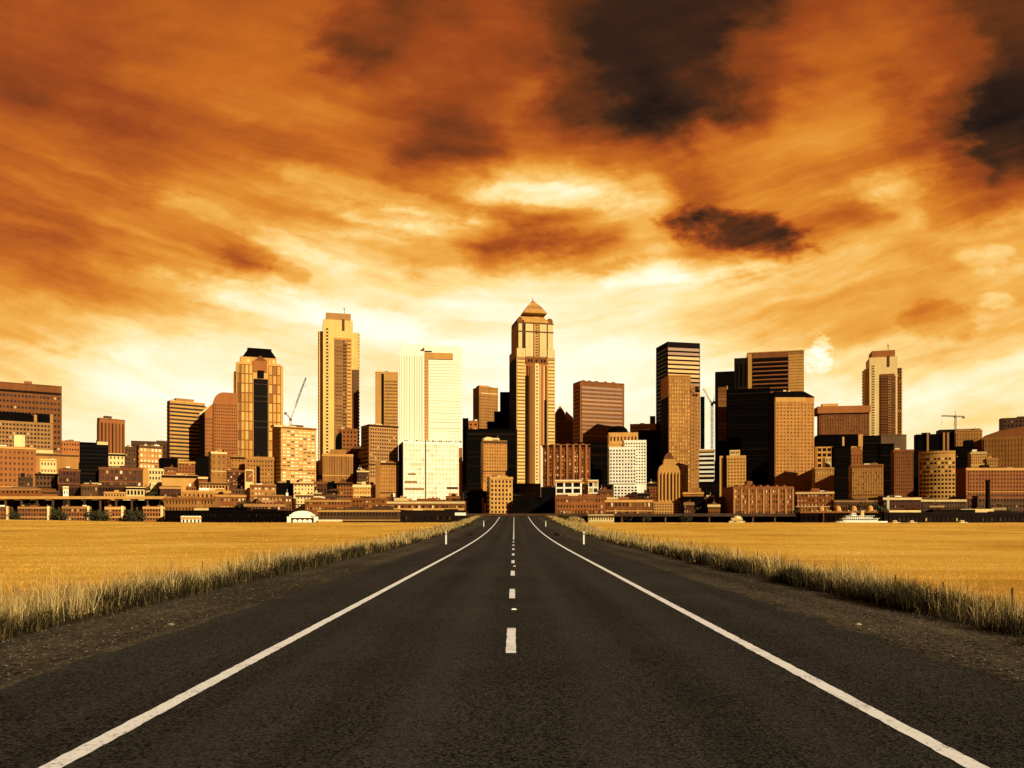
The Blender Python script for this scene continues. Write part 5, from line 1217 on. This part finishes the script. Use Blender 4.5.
# the half of the sky behind the camera: unseen, dimmed evenly to keep the shadows deep
back = nt.smooth(dy, .08, .42); high = nt.smooth(v0, .95, 1.9, 1.0, 0.0)
val = nt.mixf(nt.math('MULTIPLY', back, high), .17, val)
# streaks that run to the horizon in perspective
pz = nt.math('ADD', nt.math('MAXIMUM', dz, 0), .13)
cp = nt.new('ShaderNodeCombineXYZ'); nt.l.new(nt.math('DIVIDE', dx, pz), cp.inputs[0]); nt.l.new(nt.math('DIVIDE', dy, pz), cp.inputs[1])
s1 = nt.noise(cp.outputs[0], 1.0, 7, .52, .4).outputs[0]
bend = nt.math('SUBTRACT', v0, nt.math('MULTIPLY', nt.math('SQRT', nt.math('ADD', nt.math('MULTIPLY', u0, u0), .03)), -.30))
bend = nt.math('ADD', nt.math('SUBTRACT', v0, nt.math('MULTIPLY', nt.math('SQRT', nt.math('ADD', nt.math('MULTIPLY', u0, u0), .03)), .33)), nt.math('MULTIPLY', nt.math('SUBTRACT', ws1.outputs[0], .5), .05))
sv = nt.new('ShaderNodeCombineXYZ'); nt.l.new(nt.math('MULTIPLY', u0, 1.5), sv.inputs[0]); nt.l.new(nt.math('MULTIPLY', bend, 8.5), sv.inputs[1])
s3 = nt.noise(sv.outputs[0], 1.5, 9, .56, .35).outputs[0]
sv2 = nt.new('ShaderNodeCombineXYZ'); nt.l.new(nt.math('MULTIPLY', u0, 3.2), sv2.inputs[0]); nt.l.new(nt.math('MULTIPLY', bend, 30), sv2.inputs[1])
s4 = nt.noise(sv2.outputs[0], 1.5, 6, .55, .3).outputs[0]
low = nt.smooth(v0, .38, .60, 1.0, .25)
amp = nt.smooth(v0, .03, .30, .26, .55)
st_ = nt.math('ADD', nt.math('MULTIPLY', nt.math('SUBTRACT', s1, .5), .62), nt.math('MULTIPLY', nt.math('MULTIPLY', nt.math('SUBTRACT', s3, .5), 1.15), low))
st_ = nt.math('ADD', st_, nt.math('MULTIPLY', nt.math('MULTIPLY', nt.math('SUBTRACT', s4, .5), .42), low))
val = nt.math('ADD', val, nt.math('MULTIPLY', st_, amp))
fine = nt.noise(cv.outputs[0], 9, 10, .66, .4).outputs[0]
val = nt.math('ADD', val, nt.math('MULTIPLY', nt.math('SUBTRACT', fine, .5), .16))
# single clouds with ragged rims
rg1 = nt.noise(cv.outputs[0], 13, 8, .62, .5); rg2 = nt.noise(cv.outputs[0], 38, 6, .6, .3); rg3 = nt.noise(cv.outputs[0], 62, 7, .6, .4); rg4 = nt.noise(cv.outputs[0], 150, 5, .6, .3)
def blob(px, py, rx, ry, ampl, rot=0, rag=1.0, soft=.8, tiny=False):
    global val
    ra, rb = (rg3, rg4) if tiny else (rg1, rg2)
    du = nt.math('SUBTRACT', u0, (px-VPX)/F); dv = nt.math('SUBTRACT', v0, (HZ-py)/F)
    c_, s_ = math.cos(R(rot)), math.sin(R(rot))
    a = nt.math('MULTIPLY', nt.math('ADD', nt.math('MULTIPLY', du, c_), nt.math('MULTIPLY', dv, s_)), F/rx)
    e = nt.math('MULTIPLY', nt.math('SUBTRACT', nt.math('MULTIPLY', dv, c_), nt.math('MULTIPLY', du, s_)), F/ry)
    r2 = nt.math('ADD', nt.math('MULTIPLY', a, a), nt.math('MULTIPLY', e, e))
    rn = nt.math('ADD', nt.math('MULTIPLY', nt.math('SUBTRACT', ra.outputs[0], .5), 4.2*rag), nt.math('MULTIPLY', nt.math('SUBTRACT', rb.outputs[0], .5), 2.2*rag))
    m = nt.smooth(nt.math('ADD', r2, rn), 1-soft, 1+soft, ampl, 0.0)
    near = nt.smooth(r2, 1.6, 4.5, 1.0, 0.0)
    val = nt.math('ADD', val, nt.math('MULTIPLY', nt.math('MULTIPLY', m, near), back))
blob(738, 234, 66, 20, -.34, -8, 1.0, .9)
blob(525, 240, 60, 16, -.11, 0, 1.2, 1.0)
blob(246, 256, 24, 13, -.12, -20, 1.2, 1.0); blob(290, 272, 18, 9, -.12, -20)
blob(822, 346, 9, 10, .17, 0, 1.1, .8, True); blob(815, 360, 15, 11, .17, 0, 1.1, .8, True)
blob(892, 184, 50, 16, .12, 12, 1.2, 1.0); blob(984, 258, 26, 14, .10, 0, 1.2, 1.0); blob(995, 302, 18, 8, .10)
blob(560, 196, 90, 11, .12, -4); blob(690, 270, 80, 11, .12, 5)
blob(380, 195, 110, 12, .10, -16); blob(240, 225, 110, 10, .09, -22); blob(430, 222, 100, 12, .09, -8)
blob(300, 305, 140, 15, .10, -12)
blob(942, 322, 34, 18, -.11)
val = nt.math('SUBTRACT', val, nt.math('MULTIPLY', nt.math('MAXIMUM', nt.math('SUBTRACT', val, .86), 0), .38))
colr = nt.ramp(val, [(0,(.012,.0055,.003,1)),(.12,(.045,.016,.005,1)),(.24,(.15,.036,.006,1)),(.36,(.35,.065,.008,1)),(.48,(.56,.140,.011,1)),(.60,(.74,.26,.024,1)),(.72,(.90,.44,.075,1)),(.84,(1.02,.73,.28,1)),(.92,(1.07,.93,.60,1)),(.98,(1.10,1.03,.84,1))])
sky = nt.new('ShaderNodeTexSky'); sky.sky_type = 'NISHITA'; sky.sun_disc = False
sky.sun_elevation = R(SUN_EL); sky.sun_rotation = R(180-SUN_AZ); sky.dust_density = 4
sm = nt.new('ShaderNodeVectorMath', operation='SCALE'); nt.l.new(sky.outputs[0], sm.inputs[0]); sm.inputs[3].default_value = .08
final = nt.mixc(.98, sm.outputs[0], colr)
nt.l.new(final, bg.inputs[0]); bg.inputs[1].default_value = .84

# ------------------------------------------------------------------ sun, camera, view
sl = bpy.data.lights.new('sun', 'SUN'); sl.energy = 5.0; sl.angle = R(.5); sl.color = (1.0, .86, .60)
so = bpy.data.objects.new('sun', sl); col.objects.link(so)
S = Vector((math.sin(R(SUN_AZ))*math.cos(R(SUN_EL)), -math.cos(R(SUN_AZ))*math.cos(R(SUN_EL)), math.sin(R(SUN_EL))))
so.rotation_euler = S.to_track_quat('Z', 'Y').to_euler(); so.location = (60, -80, 60)
cam = bpy.data.cameras.new('camera'); cam.sensor_width = 36; cam.lens = F/1024*36
cam.shift_x = (512-VPX)/1024; cam.shift_y = (HZ-384)/1024; cam.clip_start = .1; cam.clip_end = 60000
co = bpy.data.objects.new('camera', cam); col.objects.link(co); co.location = (0,0,CAMH); co.rotation_euler = (R(90),0,0)
sc.camera = co
sc.render.engine = 'CYCLES'
sc.cycles.max_bounces = 5; sc.cycles.diffuse_bounces = 2; sc.cycles.glossy_bounces = 2; sc.cycles.transmission_bounces = 2
sc.view_settings.view_transform = 'Standard'; sc.view_settings.look = 'None'; sc.view_settings.gamma = 1
sc.view_settings.exposure = 0.30; sc.view_settings.use_curve_mapping = False
print('OBJECTS', len(bpy.data.objects))
